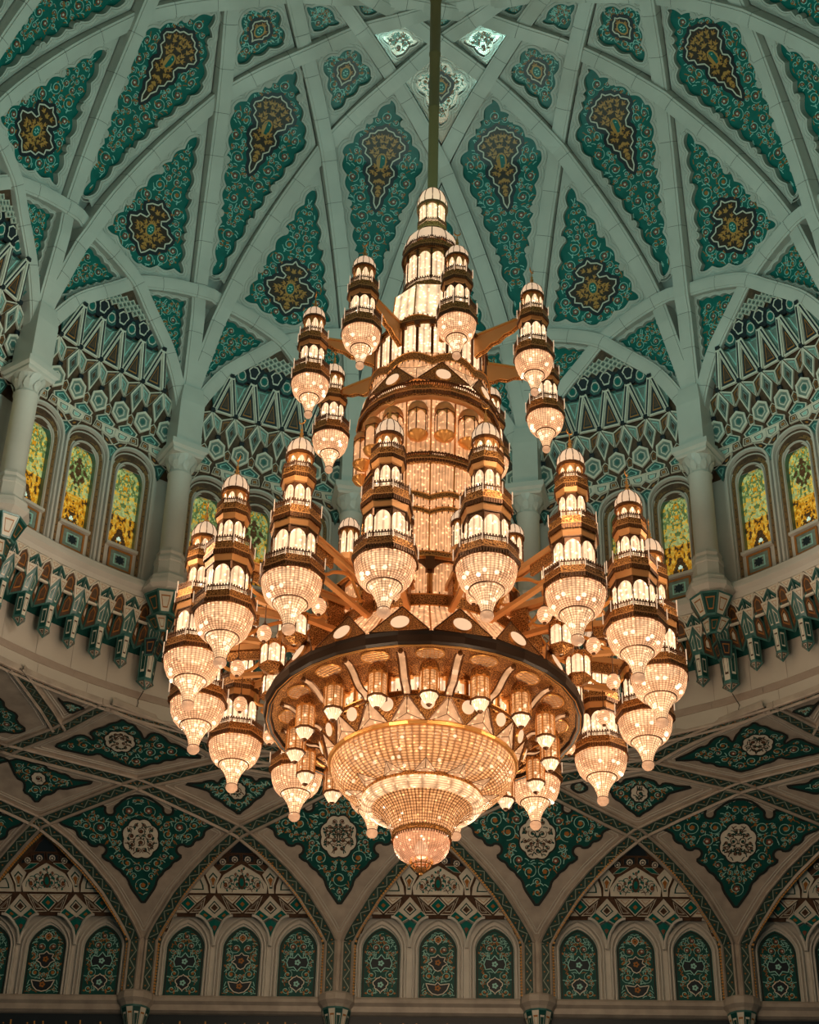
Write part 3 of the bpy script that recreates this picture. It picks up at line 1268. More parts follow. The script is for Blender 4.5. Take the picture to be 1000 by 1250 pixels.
# ledge
A0_, A1_ = pi - radians(112), pi + radians(112)
mb = MB()
mb.lathe([(11.5, 21.66), (11.12, 21.62), (11.06, 21.56), (11.06, 21.48), (11.0, 21.44), (11.0, 21.36), (11.10, 21.28), (11.14, 21.18), (11.5, 21.15)], 120, a0=A0_, a1=A1_)
ledge = mb.build('trim_1', ['marble_plain'])
tag(ledge, 'pale moulded stone ledge running under the stained glass windows', kind='structure')
mb = MB()
mb.lathe([(.35, 21.66), (.42, 21.62), (.48, 21.54), (.48, 21.44), (.54, 21.40), (.54, 21.30), (.44, 21.22), (.40, 21.14), (.05, 21.10)], 8, phase=pi / 8)
ped_me = mb.mesh('column_pedestal', ['marble_plain'])
for k in VIS_COL:
    put('column_pedestal', ped_me, ledge, loc=(10.85 * sin(k * AL), 10.85 * cos(k * AL), 0), rotz=-k * AL)

# stalactite cornice
corn_mb = MB()
corn_mb.lathe([(11.5, 21.2), (11.42, 21.0), (11.50, 20.6), (11.62, 20.25), (11.79, 20.12)], 120, a0=A0_, a1=A1_)
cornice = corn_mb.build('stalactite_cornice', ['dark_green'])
tag(cornice, 'teal, cream and gold stalactite cornice hanging under the window ledge', kind='structure')


def cp(x, z, r):
    a = x / 11.3
    return Vector((r * sin(a), r * cos(a), z))


CM = ['teal_tile', 'cream', 'brown_tile', 'gold_leaf', 'dark_green', 'navy']


def niche_mesh():
    mb = MB()
    w_ = .25
    # arched front leaning inwards at the top
    arch = [(-w_, 20.62), (w_, 20.62), (w_ * 1.0, 20.86), (w_ * .72, 21.03), (0, 21.14), (-w_ * .72, 21.03), (-w_, 20.86)]
    fr = lambda x, z: cp(x, z, 11.22 - (z - 20.6) * .22 + abs(x) * .22)
    P = [fr(x * .62, z) for x, z in arch]
    facet(mb, P, OUT, .16, .03, 1, 2, 3, None)
    for sg in (-1, 1):
        P = [fr(sg * .16, 20.62), cp(sg * .31, 20.66, 11.34), cp(sg * .31, 21.12, 11.12), fr(sg * .16, 20.95)]
        facet(mb, P if sg > 0 else P[::-1], OUT, .18, .015, 0, 4, 1, None)
        P = [fr(sg * .02, 21.15), fr(sg * .16, 20.97), cp(sg * .31, 21.14, 11.12)]
        facet(mb, P if sg > 0 else P[::-1], OUT, .2, .012, 1, 1, 3, None)
    return mb.mesh('niche', CM)


def bracket_mesh():
    mb = MB()
    tip = cp(0, 20.80, 11.10)
    for sg in (-1, 1):
        P = [cp(0, 20.80, 11.10), cp(0, 20.18, 11.30), cp(sg * .13, 20.20, 11.34), cp(sg * .15, 20.55, 11.22)]
        facet(mb, P, OUT, .15, .015, 0, 0, 1, None)
        P = [cp(0, 20.82, 11.10), cp(sg * .15, 20.55, 11.22), cp(sg * .22, 20.84, 11.16)]
        facet(mb, P, OUT, .22, .012, 1, 1, 3, None)
        P = [cp(sg * .15, 20.56, 11.22), cp(sg * .13, 20.18, 11.34), cp(sg * .31, 20.10, 11.52), cp(sg * .31, 20.52, 11.38), cp(sg * .24, 20.74, 11.24)]
        facet(mb, P, OUT, .13, .02, 0, 2, 3, 1 if sg > 0 else None)
    return mb.mesh('bracket', CM)


def pendant_mesh(s=1.0, ext=0.0):
    mb = MB()
    zt, zb, zz = 20.22, 19.62 - ext, 19.44 - ext
    f = [(-.16, 11.42), (-.07, 11.28), (.07, 11.28), (.16, 11.42)]
    for i in range(3):
        (x0, r0), (x1, r1) = f[i], f[i + 1]
        P = [cp(x0 * s, zt, r0 - .02), cp(x1 * s, zt, r1 - .02), cp(x1 * s * .82, zb, r1 + .05), cp(x0 * s * .82, zb, r0 + .05)]
        facet(mb, P, OUT, .16, .012, 0, 1 if i == 1 else 4, 2 if i == 1 else 1, None)
        P = [cp(x0 * s * .95, zb, r0 + .04), cp(x1 * s * .95, zb, r1 + .04), cp(0, zz, 11.42)]
        facet(mb, P, OUT, .2, .012, 0, 2, 1, None)
    if ext:
        for sg in (-1, 1):
            P = [cp(sg * .02, zt + .02, 11.0), cp(sg * .24, zt + .02, 11.2), cp(sg * .16, zt - .36, 11.28), cp(sg * .02, zt - .36, 11.16)]
            facet(mb, P, OUT, .15, .015, 0, 5, 3, None)
    return mb.mesh('pendant', CM)


NI, BR, PE, PB = niche_mesh(), bracket_mesh(), pendant_mesh(), pendant_mesh(1.35, .32)
corbel = MB()      # flared honeycomb corbel under each column
for i in range(4):
    a0, a1 = -pi / 2 + i * pi / 4 - pi / 2, -pi / 2 + (i + 1) * pi / 4 - pi / 2
    for (ra, za, rb, zb2) in ((.50, 21.12, .26, 20.62), (.34, 20.66, .16, 20.22)):
        P = [Vector((ra * cos(a0 + pi), ra * sin(a0 + pi) + 0, za)), Vector((ra * cos(a1 + pi), ra * sin(a1 + pi), za)), Vector((rb * cos(a1 + pi), rb * sin(a1 + pi) + .2, zb2)), Vector((rb * cos(a0 + pi), rb * sin(a0 + pi) + .2, zb2))]
        P = [Vector((p.x, -abs(p.y) + (.0 if p.z > 21 else .16), p.z)) for p in P]
        facet(corbel, P, OUT, .15, .015, 0, 4 if i % 2 else 1, 3, None)
CORB = corbel.mesh('corbel', CM)
N7 = AL / 7
for q in range(-35, 36):
    a = q * N7
    big = (q % 7 == 0)
    aa = a + AL / 2
    if not -4.4 * AL < aa < 4.6 * AL:
        continue
    put('niche', NI, cornice, rotz=-(aa + N7 / 2))
    put('bracket', BR, cornice, rotz=-aa)
    put('pendant', PB if big else PE, cornice, rotz=-aa)
    if big:
        put('corbel', CORB, cornice, loc=(10.85 * sin(aa), 10.85 * cos(aa), 0), rotz=-aa)

# plain stone ring below the cornice, laid in blocks
mring = mat('ring_stone', (0.50, 0.46, 0.40), .5, noise=(1.2, .12, 5))
nt = mring.node_tree
wall_ring = empty('wall_ring')
tag(wall_ring, 'plain pale stone ring between stalactite cornice and lower vault', kind='structure')
rnd = random.Random(4)
for row, (z0, z1, mm) in enumerate(((19.24, 20.6, 'ring_stone'), (19.06, 19.24, 'marble_brown'), (18.7, 19.06, 'ring_stone'))):
    nblk = 84 if row == 0 else 60
    mb = MB()
    wd_ = 2 * pi / nblk
    g = .004 / 11.8
    P = []
    vs = []
    for r, zz in ((11.82, z0), (11.80, z0 + .006), (11.80, z1 - .006), (11.82, z1)):
        for a in (g, wd_ - g):
            vs.append(Vector((r * sin(a), r * cos(a), zz)))
    mb.add(vs, [(0, 1, 3, 2), (2, 3, 5, 4), (4, 5, 7, 6)])
    me = mb.mesh('stone_block', [mm])
    off = rnd.uniform(0, wd_)
    for k in range(nblk):
        a = k * wd_ + off
        if -radians(105) < ((a + pi) % (2 * pi)) - pi < radians(105):
            put('stone_block', me, wall_ring, rotz=-a)
mb = MB()
mb.lathe([(11.85, 18.66), (11.85, 20.8)], 120, a0=A0_, a1=A1_)
mb.build('ring_core', ['marble_brown'], wall_ring)
for k in (-1.5, 1.5):
    a = k * AL
    q = [(0, 19.1), (.02, 18.95), (-.01, 18.85), (.03, 18.72)]
    mb = MB()
    mb.tube([cp(x, z, 11.76 if z < 19.05 else 11.5) for x, z in [(0, 19.12), (.0, 19.0)] + q[1:]], .009, 5)
    o = mb.build('cable', ['dark_edge'], rotz=0) if False else mb.build('cable', ['dark_edge'])
    o.rotation_euler = (0, 0, -a)
    tag(o, 'thin dark cable hanging from a cornice pendant down the stone ring', 'cable', 'cables on the stone ring')
# ------------------------------------------------------------------ lower vault between the square hall and the ring
YW, RZ, RR = 15.0, 18.7, 11.8
PIT = 4.55
FWX = [0, .5, 1, 2, 3, 4, 5.3, 7, 20]
FWZ = [15.55, 16.2, 16.75, 17.6, 18.2, 18.52, 18.68, 18.7, 18.7]
_w = np.linspace(0, 16, 1601)
_fz = np.interp(_w, FWX, FWZ)
_ker = np.ones(41) / 41
_fzs = np.convolve(np.pad(_fz, 20, mode='edge'), _ker, 'valid')
_fzs[:30] = _fz[:30]
_t = np.concatenate([[0], np.cumsum(np.hypot(np.diff(_w), np.diff(_fz)))])


def vsurf(x, wv):
    yr = sqrt(max(RR * RR - x * x, 0.01))
    wr = YW - yr
    return float(np.interp(wv, _w, _fzs)) + (RZ - float(np.interp(wr, _w, _fzs))) * min(max(wv / wr, 0), 1) ** 2


def t_of_w(wv):
    return float(np.interp(wv, _w, _t))


def on_vault(x, t, off):
    wv = float(np.interp(t, _t, _w))
    e = .02
    z = vsurf(x, wv)
    dzx = (vsurf(x + e, wv) - vsurf(x - e, wv)) / (2 * e)
    dzw = (vsurf(x, wv + e) - vsurf(x, wv - e)) / (2 * e)
    n = Vector((-dzx, dzw, 1)).normalized()
    return Vector((x, YW - wv, z)) + n * off


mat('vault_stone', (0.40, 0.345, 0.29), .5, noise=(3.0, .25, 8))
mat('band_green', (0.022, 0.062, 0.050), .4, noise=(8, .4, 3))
mat('zigzag', (0.27, 0.31, 0.25), .45)

vault = empty('ceiling_vault')
tag(vault, 'dim stone vault of crossing bands with green floral diamonds below the dome ring', kind='structure')

W = t_of_w


def nd(x, wv):
    return (x, W(wv))


def ring_w(x):
    return YW - sqrt(RR * RR - x * x)


V = {s: nd(s * PIT, .42) for s in (-2.5, -1.5, -.5, .5, 1.5, 2.5)}
A = {0: nd(0, 1.80)}
B, C = {}, {0: nd(0, ring_w(0))}
for sg in (-1, 1):
    A[sg] = nd(sg * 4.55, 1.82)
    A[2 * sg] = nd(sg * 9.15, 2.0)
    A[3 * sg] = nd(sg * 13.7, 2.2)
    B[.5 * sg] = nd(sg * 2.275, 2.75)
    B[1.5 * sg] = nd(sg * 6.80, 2.90)
    B[2.5 * sg] = nd(sg * 11.4, 3.10)
    C[sg] = nd(sg * 4.6, 3.40)
    C[2 * sg] = nd(sg * 9.58, 3.88)
Dn = {s: nd(s * 7.08, ring_w(7.08)) for s in (-1, 1)}
En = {s: nd(s * 8.34, 4.58) for s in (-1, 1)}
Fn = {s: nd(s * 8.78, ring_w(8.78)) for s in (-1, 1)}
Gn = {s: nd(s * 12.2, 5.2) for s in (-1, 1)}
Hn = {s: nd(s * 11.3, 10.5) for s in (-1, 1)}


ARCHP = [(2.08, .02), (2.03, .15), (1.93, .34), (1.79, .57), (1.46, 1.09), (1.03, 1.62), (.5, 2.18)]


def arch_side(i, sg):
    """from the foot of the arch of bay i up to its crown node, on side sg"""
    k = (A[i][1] - 0.0) / 2.62
    return [(i * PIT + sg * a, b * k) for a, b in ARCHP] + [A[i]]


def ring_arc(x0, x1, n=10):
    return [nd(x, ring_w(x)) for x in np.linspace(x0, x1, n)]


def sym(half, cx=0.0):
    h = [(max(0, a), b) for a, b in half]
    return ccw(np.array([(cx + a, b) for a, b in h] + [(cx - a, b) for a, b in h[1:-1]][::-1]))


P_OUT = [(0, 3.59), (.2, 3.56), (.35, 3.46), (.46, 3.35), (.56, 3.26), (.55, 3.14), (.62, 3.06), (.74, 3.07), (.79, 3.16), (.76, 3.31), (.97, 3.29), (1.16, 3.24), (1.31, 3.15), (1.39, 3.04), (1.56, 3.04), (1.88, 2.9), (1.77, 2.79), (1.58, 2.72), (1.47, 2.65), (1.45, 2.52), (1.36, 2.44), (1.24, 2.42), (1.18, 2.29), (1.04, 2.26), (.98, 2.32), (.86, 2.30), (.80, 2.20), (.83, 2.09), (.93, 2.03), (.82, 1.92), (.72, 1.89), (.64, 1.75), (.5, 1.67), (.45, 1.58), (.34, 1.48), (.29, 1.28), (.16, 1.09), (0, .86)]
Q_OUT = [(0, 4.08), (.1, 4.05), (.23, 4.02), (.34, 3.99), (.4, 3.88), (.47, 3.87), (.53, 3.95), (.71, 3.93), (.8, 3.88), (1.22, 3.88), (.95, 3.79), (.81, 3.74), (.63, 3.67), (.57, 3.51), (.37, 3.4), (.26, 3.26), (.1, 3.16), (0, 3.05)]
D_OUT = [(5.25, 4.61), (5.52, 4.79), (5.67, 4.91), (5.81, 5.06), (5.97, 5.1), (6.06, 5.35), (6.2, 5.49), (6.36, 5.48), (6.44, 5.32), (6.52, 5.29), (6.55, 5.56), (6.61, 5.67), (6.65, 5.84), (6.78, 5.89), (6.88, 6.06), (7.01, 5.93), (7.17, 5.9), (7.3, 5.77), (7.5, 5.7), (7.68, 5.54), (7.61, 5.36), (7.66, 5.24), (7.77, 5.44), (7.96, 5.47), (8.14, 5.31), (8.57, 5.08), (8.35, 4.93), (8.2, 4.9), (7.97, 4.82), (7.78, 4.76), (7.57, 4.84), (7.43, 4.67), (7.24, 4.61), (7.05, 4.47), (6.9, 4.41), (6.74, 4.35), (6.54, 4.45), (6.41, 4.5), (6.25, 4.49), (6.13, 4.59), (5.93, 4.58), (5.8, 4.68), (5.53, 4.63)]
Q2_OUT = [(10.6, 4.2), (9.95, 4.75), (9.67, 4.64), (9.62, 4.46), (9.56, 4.06), (9.4, 3.96), (9.38, 3.82), (9.43, 3.67), (9.28, 3.58), (9.17, 3.36), (8.99, 3.58), (8.77, 3.63), (8.64, 3.78), (8.47, 3.75), (8.3, 3.8), (7.76, 3.94), (8.04, 3.99), (8.29, 4.02), (8.39, 4.16), (8.55, 4.19), (8.66, 4.27), (8.78, 4.3), (8.88, 4.47), (9.12, 4.5), (9.27, 4.58), (9.52, 4.66)]
T_OUT = [(8.15, 6.99), (8.08, 6.75), (7.96, 6.75), (7.84, 6.67), (7.62, 6.48), (7.81, 6.4), (7.99, 6.26), (8.05, 6.48)]


def smooth_loop(p, it=1):
    p = np.asarray(p, float)
    for _ in range(it):
        q = np.roll(p, -1, axis=0)
        p = np.stack([.75 * p + .25 * q, .25 * p + .75 * q], 1).reshape(-1, 2)
    return p


def vault_coffer(cell, panel, seed, med, mirror_x=0.0, mirror=True, gapw=.14, rmax=.24):
    """a stone cell of the vault with its flat green floral panel"""
    cell = ccw(np.array(cell))
    fld = resample(cell, .12)
    mb = MB()
    add_flat(mb, on_vault, fld, [], .05, 0, .45)
    for d, wd_ in ((.23, .030), (.29, .022)):
        l = inset(cell, d, .10)
        if len(l) > 8:
            bead(mb, on_vault, l, wd_, .05, .02, 1)
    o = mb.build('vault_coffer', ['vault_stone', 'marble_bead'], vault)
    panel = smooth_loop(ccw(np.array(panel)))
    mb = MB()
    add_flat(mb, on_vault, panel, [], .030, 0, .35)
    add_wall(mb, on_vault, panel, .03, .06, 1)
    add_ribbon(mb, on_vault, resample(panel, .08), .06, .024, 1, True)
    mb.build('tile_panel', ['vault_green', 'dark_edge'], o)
    avoid = []
    if med is not None:
        (mx, my), mr, me_ = med
        pts = []
        for k in range(48):
            a = 2 * pi * k / 48
            rr = mr * (1 + .10 * abs(sin(4 * a)) - .05)
            pts.append((mx + rr * sin(a), my + rr * cos(a) * me_))
        avoid = [ccw(np.array(pts))]
        mb = MB()
        add_flat(mb, on_vault, avoid[0], [], .020, 0, .3)
        add_ribbon(mb, on_vault, avoid[0], .035, .014, 1, True)
        sw = MB()
        fnm = lambda x, y, off: on_vault(mx + x, y, off)
        scrollwork(mb, fnm, inset(avoid[0] - np.array([mx, 0]), .04, .05), [], .013, seed + 3, rmin=.045, rmax=.11, wid=.03, cols=(2, 3, 2, 4), tries=300)
        mb.build('medallion', ['cream', 'dark_edge', 'brown_tile', 'dark_green', 'rust'], o, stuff=True)
    mb = MB()
    fm = lambda x, y, off: on_vault(mirror_x + x, y, off)
    scrollwork(mb, fm, inset(panel - np.array([mirror_x, 0]), .05, .06), [a - np.array([mirror_x, 0]) for a in avoid], .018, seed, rmin=.05, rmax=rmax * .8, wid=.024, mirror=mirror, margin=.02, tries=1400, cols=(0, 1, 2, 3), flowers=.4)
    mb.build('scrollwork', ['turquoise', 'gold_leaf', 'rust', 'cream'], o, stuff=True)
    return o


for s in (-2.5, -1.5, -.5, .5, 1.5, 2.5):
    i0, i1 = int(s - .5), int(s + .5)
    cx = s * PIT
    cell = arch_side(i1, -1) + [B[s]] + arch_side(i0, 1)[::-1]
    vault_coffer(cell, sym(P_OUT, cx), 100 + int(s * 2), ((cx, 2.47), .42, 1.18), cx)
for s in (-1, 0, 1):
    cx = A[s][0]
    cell = [A[s], B[s + .5], C[s], B[s - .5]]
    vault_coffer(cell, sym(Q_OUT, cx), 120 + s, ((cx, 3.66), .20, 1.1), cx, rmax=.15)
for s in (-1, 1):
    m_ = np.array([s, 1])
    vault_coffer([B[1.5 * s], C[2 * s], En[s], Dn[s], C[s]], np.array(D_OUT) * m_, 130 + s, ((s * 7.05, 5.25), .34, 1.1), 0, False, rmax=.19)
    vault_coffer([A[2 * s], B[2.5 * s], C[2 * s], B[1.5 * s]], np.array(Q2_OUT) * m_, 140 + s, ((s * 9.05, 4.05), .17, 1.1), 0, False, rmax=.15)
    vault_coffer([En[s]] + ring_arc(s * 8.78, s * 7.08, 5), np.array(T_OUT) * m_, 150 + s, None, 0, False, rmax=.09)
    vault_coffer([B[.5 * s], C[s], Dn[s]] + ring_arc(s * 7.08, s * 0.2, 14)[1:], sym([(0, 3.85), (.1, 3.8), (.2, 3.7), (.1, 3.62), (0, 3.58)], s * 3.2), 160 + s, None, s * 3.2, True, rmax=.09)
    pan = [(9.05, 5.65), (9.25, 6.0), (9.15, 6.25), (9.4, 6.5), (9.35, 6.85), (9.6, 7.15), (9.75, 7.5), (10.2, 7.4), (10.6, 7.0), (10.75, 6.5), (10.7, 6.0), (10.4, 5.6), (10.0, 5.45), (9.6, 5.6), (9.35, 5.5)]
    vault_coffer([C[2 * s], Gn[s], Hn[s]] + ring_arc(s * 11.3, s * 8.78, 8)[0:] + [En[s]], np.array(pan) * m_, 170 + s, ((s * 9.95, 6.4), .42, 1.1), 0, False, rmax=.2)
for s in (-1, 1):
    vault_coffer([C[2 * s], B[2.5 * s], nd(s * 14.6, 3.0), nd(s * 14.6, 9.0), Hn[s], Gn[s]], sym([(0, 5.1), (.3, 4.95), (.7, 4.7), (.3, 4.45), (0, 4.3)], s * 11.8), 180 + s, None, s * 11.8, True, rmax=.12)

# bands along the crossings
BAND = [(-.17, .10), (-.17, -.02), (-.14, -.05), (-.10, -.02), (-.10, .0), (.10, .0), (.10, -.02), (.14, -.05), (.17, -.02), (.17, .10)]


def band(path, parent, name='vault_band', fnv=on_vault, scale=1.0):
    p = resample(np.array(path), .10, closed=False)
    mb = MB()
    n = len(p)
    t = np.gradient(p, axis=0)
    t /= np.hypot(t[:, 0], t[:, 1])[:, None]
    nn = np.stack([-t[:, 1], t[:, 0]], 1)
    cols = []
    for a, d in BAND:
        cols.append([fnv(x, y, d) for x, y in p + nn * a * scale])
    for j in range(len(BAND) - 1):
        vs = cols[j] + cols[j + 1]
        mb.add(vs, [(i, n + i, n + i + 1, i + 1) for i in range(n - 1)], 1 if j == 4 else 0)
    o = mb.build(name, ['vault_stone', 'band_green'], parent)
    zz = MB()
    k = 0
    seg = np.concatenate([[0], np.cumsum(np.hypot(*np.diff(p, axis=0).T))])
    m = max(2, int(seg[-1] / .17))
    s_ = np.linspace(.05, seg[-1] - .05, m)
    q = np.stack([np.interp(s_, seg, p[:, 0]), np.interp(s_, seg, p[:, 1])], 1)
    qn = np.stack([np.interp(s_, seg, nn[:, 0]), np.interp(s_, seg, nn[:, 1])], 1)
    sg = np.where(np.arange(m) % 2 == 0, 1, -1)[:, None]
    add_ribbon(zz, fnv, resample(q + qn * sg * .07 * scale, .2, closed=False), .022, -.006, 0)
    for i in range(m):
        add_poly(zz, fnv, disc(q[i] - qn[i] * sg[i] * .04 * scale, .022, 5), -.008, 1)
    zz.build('zigzag_inlay', ['zigzag', 'gold_leaf'], o, stuff=True)
    return o


for s in (-1, 1):
    band(arch_side(s, -s) + [B[1.5 * s], C[2 * s], Gn[s]], vault)
    band(arch_side(0, s) + [B[-.5 * s], C[-s], Dn[-s]], vault)
    band(arch_side(s, s) + [B[.5 * s], C[0]], vault)
    band(arch_side(2 * s, -s) + [B[2.5 * s]], vault)
    band(arch_side(2 * s, s) + [B[1.5 * s], C[s], nd(s * 2.4, ring_w(2.4) - .1)], vault)
    band(arch_side(3 * s, -s), vault)
    band([Gn[s], C[2 * s]], vault)
    band([C[2 * s], En[s], Dn[s]], vault)
    band([En[s], Fn[s]], vault)
band([(x, y - .12) for x, y in ring_arc(-11.3, 11.3, 40)], vault, scale=.7)

# ------------------------------------------------------------------ the far wall of the hall
wall_back = empty('wall_back')
tag(wall_back, 'far wall of arched niches with green tile panels under the vault', kind='structure')
YB = YW + .15


def wl(cx):
    return lambda x, z, off: Vector((cx + x, YB + off, z))


def hood_pt(x, z, off=0.0):
    y = 15.05 - max(0, z - 15.9) * 1.05
    n = Vector((0, 1.05, 1)).normalized() if z > 15.9 else Vector((0, 1, 0))
    return Vector((x, y + .10, z)) + n * off


HN = Vector((0, 1, .6)).normalized()
WC = 1.31      # spacing of the blind windows


def blind(hw, top, spring, base):
    r = [(hw, base), (hw, spring)]
    for i in range(1, 9):
        t = i / 9
        r.append((hw * (1 - t ** 1.7), spring + (top - spring) * (1 - (1 - t) ** 1.35)))
    r.append((0, top))
    return np.array(r + [(-x, z) for x, z in r[:-1]][::-1])


BL = blind(.44, 16.02, 15.50, 14.30)
local = wl(0)
tl_mb = MB()
add_flat(tl_mb, local, resample(BL, .15), [], .10, 0, .4)
add_ribbon(tl_mb, local, resample(inset(BL, .04, .08), .1), .03, .092, 1, True)
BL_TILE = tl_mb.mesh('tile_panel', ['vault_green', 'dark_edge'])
BL_SCR = []
for v in range(2):
    mb = MB()
    av = []
    cz = 15.0
    if v == 0:
        av = [half_to_poly(MED_BUD, .40, 14.45, 1.2), half_to_poly([(0, 1), (.2, .75), (.5, .8), (.6, .5), (.5, .2), (.2, .25), (0, 0)], .42, 14.95)]
    else:
        av = [half_to_poly([(0, 1), (.2, .8), (.9, .9), (.7, .4), (.4, .1), (0, 0)], .30, 14.42), half_to_poly([(0, 1), (.15, .85), (.42, .82), (.35, .6), (.55, .45), (.3, .3), (.2, .1), (0, 0)], .40, 14.98), half_to_poly(MED_BUD, .22, 15.62)]
    for i, a in enumerate(av):
        add_flat(mb, local, a, [], .088, 4 if i == 1 else 4, .5)
        add_ribbon(mb, local, resample(a, .05), .022, .082, 3 if (i != 1 or v) else 0, True)
        c = a.mean(0)
        for k in range(5):
            add_poly(mb, local, disc((c[0] + .045 * cos(k * 1.257), c[1] + .045 * sin(k * 1.257)), .03, 6), .078, 1 if v else 0)
    scrollwork(mb, local, inset(BL, .06, .06), av, .09, 300 + v, rmin=.05, rmax=.16, wid=.020, tries=900, flowers=.5)
    BL_SCR.append(mb.mesh('scrollwork', ['turquoise', 'gold_leaf', 'rust', 'cream', 'navy']))
mb = MB()
for hw, top, wd_, hg in ((.485, 16.09, .07, .06), (.56, 16.20, .06, .10)):
    bead(mb, local, resample(blind(hw, top, 15.48, 14.24), .12), wd_, .06, hg, 0)
add_wall(mb, local, resample(BL, .12), .06, .11, 0)
BL_FRAME = mb.mesh('niche_frame', ['marble_plain'])

# flat stone behind, with the niche openings
mb = MB()
o_ = np.array([(-2.275, 14.19), (2.275, 14.19), (2.275, 16.25), (-2.275, 16.25)])
add_flat(mb, local, resample(o_, .3), [resample(BL + np.array([c, 0]), .15) for c in (-WC, 0, WC)], .06, 0, .5)
BAY_ST = mb.mesh('bay_stone', ['marble'])

# honeycomb hood over each bay: framed tiles on a surface that leans into the hall
HM = ['cream', 'navy', 'teal_tile', 'green', 'gold_leaf', 'brown_tile', 'dark_green', 'rust']
HT = []


def H(pts, a, b, c=None, d=None, fr=.12, off=0.0, dep=.02):
    mb = MB()
    facet(mb, [hood_pt(x, z, off) for x, z in pts], HN, fr, dep, a, b, c, d)
    HT.append(mb.mesh('tile', HM))


def HH(pts, *a, **k):
    H(pts, *a, **k)
    H([(-x, z) for x, z in pts][::-1], *a, **k)


# band of stars and triangles
H([(0, 16.49), (-.19, 16.345), (0, 16.2), (.19, 16.345)], 0, 3, None, 4, fr=.14)
HH([(-.04, 16.49), (-.44, 16.49), (-.23, 16.35)], 0, 0, 4, None)
HH([(-.48, 16.49), (-.25, 16.33), (-.04, 16.19), (-.30, 16.19)], 0, 5, 0, None)
HH([(-.65, 16.49), (-.92, 16.27), (-.655, 16.09), (-.39, 16.27)], 0, 0, 6, 5, fr=.10)
HH([(-.92, 16.26), (-1.04, 16.17), (-.85, 16.05), (-.68, 16.12)], 0, 3, None, 4)
HH([(-.39, 16.26), (-.63, 16.12), (-.46, 16.05), (-.27, 16.17)], 0, 3, None, 4)
HH([(-.655, 16.10), (-.83, 16.02), (-.70, 15.80), (-.655, 15.68), (-.61, 15.80), (-.48, 16.02)], 2, 3, None, 7, fr=.09)
HH([(-1.27, 16.48), (-1.08, 16.345), (-1.27, 16.21), (-1.46, 16.345)], 0, 3, None, 4, fr=.14)
HH([(-.83, 16.49), (-1.24, 16.49), (-1.06, 16.36)], 0, 0, 4, None)
HH([(-.86, 16.45), (-1.05, 16.32), (-1.24, 16.19), (-1.0, 16.20), (-.93, 16.26)], 0, 5, 0, None)
HH([(-1.5, 16.49), (-1.66, 16.30), (-1.62, 16.19), (-1.3, 16.19), (-1.48, 16.34)], 0, 0, 4, None)
HH([(-1.66, 16.28), (-1.80, 16.1), (-1.86, 15.8), (-1.78, 15.8), (-1.6, 16.14)], 0, 5, 0, 3)
# lunettes
H([(-.57, 16.53), (.57, 16.53), (.59, 16.66), (.42, 16.84), (.15, 16.96), (0, 17.02), (-.15, 16.96), (-.42, 16.84), (-.59, 16.66)], 0, 0, None, None, fr=.07)
HH([(-.62, 16.53), (-.60, 16.66), (-.48, 16.85), (-.66, 17.0), (-.84, 16.85), (-.74, 16.66), (-.74, 16.53)], 0, 0, 6, 4, fr=.1)
HH([(-.78, 16.53), (-.80, 16.66), (-.90, 16.84), (-1.08, 16.78), (-1.3, 16.64), (-1.4, 16.53)], 0, 0, 6, None, fr=.07)
# dark cells above
HH([(-.16, 17.02), (-.36, 16.92), (-.54, 16.90), (-.36, 17.02)], 0, 3, None, 6, fr=.1)
HH([(-.02, 17.07), (-.02, 17.20), (-.30, 17.16), (-.30, 17.05)], 5, 1, None, None)
HH([(-.33, 17.05), (-.33, 17.15), (-.58, 17.06), (-.60, 17.0)], 5, 1, None, None)
H([(-.3, 17.2), (.3, 17.2), (.16, 17.36), (0, 17.46), (-.16, 17.36)], 5, 1, None, None)
# the vine of the lunettes and the buds
mb = MB()
lun = np.array([(-.50, 16.56), (.50, 16.56), (.52, 16.66), (.38, 16.81), (.14, 16.92), (0, 16.97), (-.14, 16.92), (-.38, 16.81), (-.52, 16.66)])
scrollwork(mb, lambda x, z, off: hood_pt(x, z, off), lun, [], .008, 55, rmin=.035, rmax=.10, wid=.018, cols=(1, 2, 3, 4), tries=500, margin=.01)
add_poly(mb, hood_pt, disc((0, 16.72), .085, 10, 0, 1.5), .0, 1)
add_poly(mb, hood_pt, disc((0, 16.72), .05, 8, 0, 1.5), -.004, 2)
for x, z in ((.15, 17.10), (.43, 17.06)):
    for sg in (1, -1):
        for rr, mi in ((.075, 0), (.05, 5), (.028, 0)):
            add_poly(mb, hood_pt, disc((sg * x, z), rr, 8, 0, .75), .018 - rr * -.0 - (.075 - rr) * .3, mi)
HOOD_V = mb.mesh('scrollwork', ['cream', 'brown_tile', 'green', 'rust', 'gold_leaf', 'navy'])
# rounded ribs that rise between the blind windows
mb = MB()


def hood_arc(cx):
    pts = []
    for i in range(13):
        t = i / 12
        pts.append((cx - .60 + .60 * t ** 1.6 * 1.0, 15.55 + .72 * (1 - (1 - t) ** 1.8)))
    return pts


for c in (-WC, 0, WC):
    for sg in (-1, 1):
        pts = [(c + sg * (.645 - .42 * (i / 10) ** 1.8), 15.50 + .66 * sin(i / 10 * pi / 2)) for i in range(11)]
        mb.tube([hood_pt(x, z, -.04) for x, z in pts], .035, 6)
HOOD_R = mb.mesh('hood_rib', ['marble_plain'])
mb = MB()
g = np.array([(-1.9, 16.1), (1.9, 16.1), (1.7, 16.5), (1.2, 16.98), (.6, 17.36), (0, 17.6), (-.6, 17.36), (-1.2, 16.98), (-1.7, 16.5)])
add_flat(mb, lambda x, z, off: hood_pt(x, z, off), resample(g, .15), [], .07, 0, .25)
HOOD = mb.mesh('honeycomb_hood', ['brown_tile'])

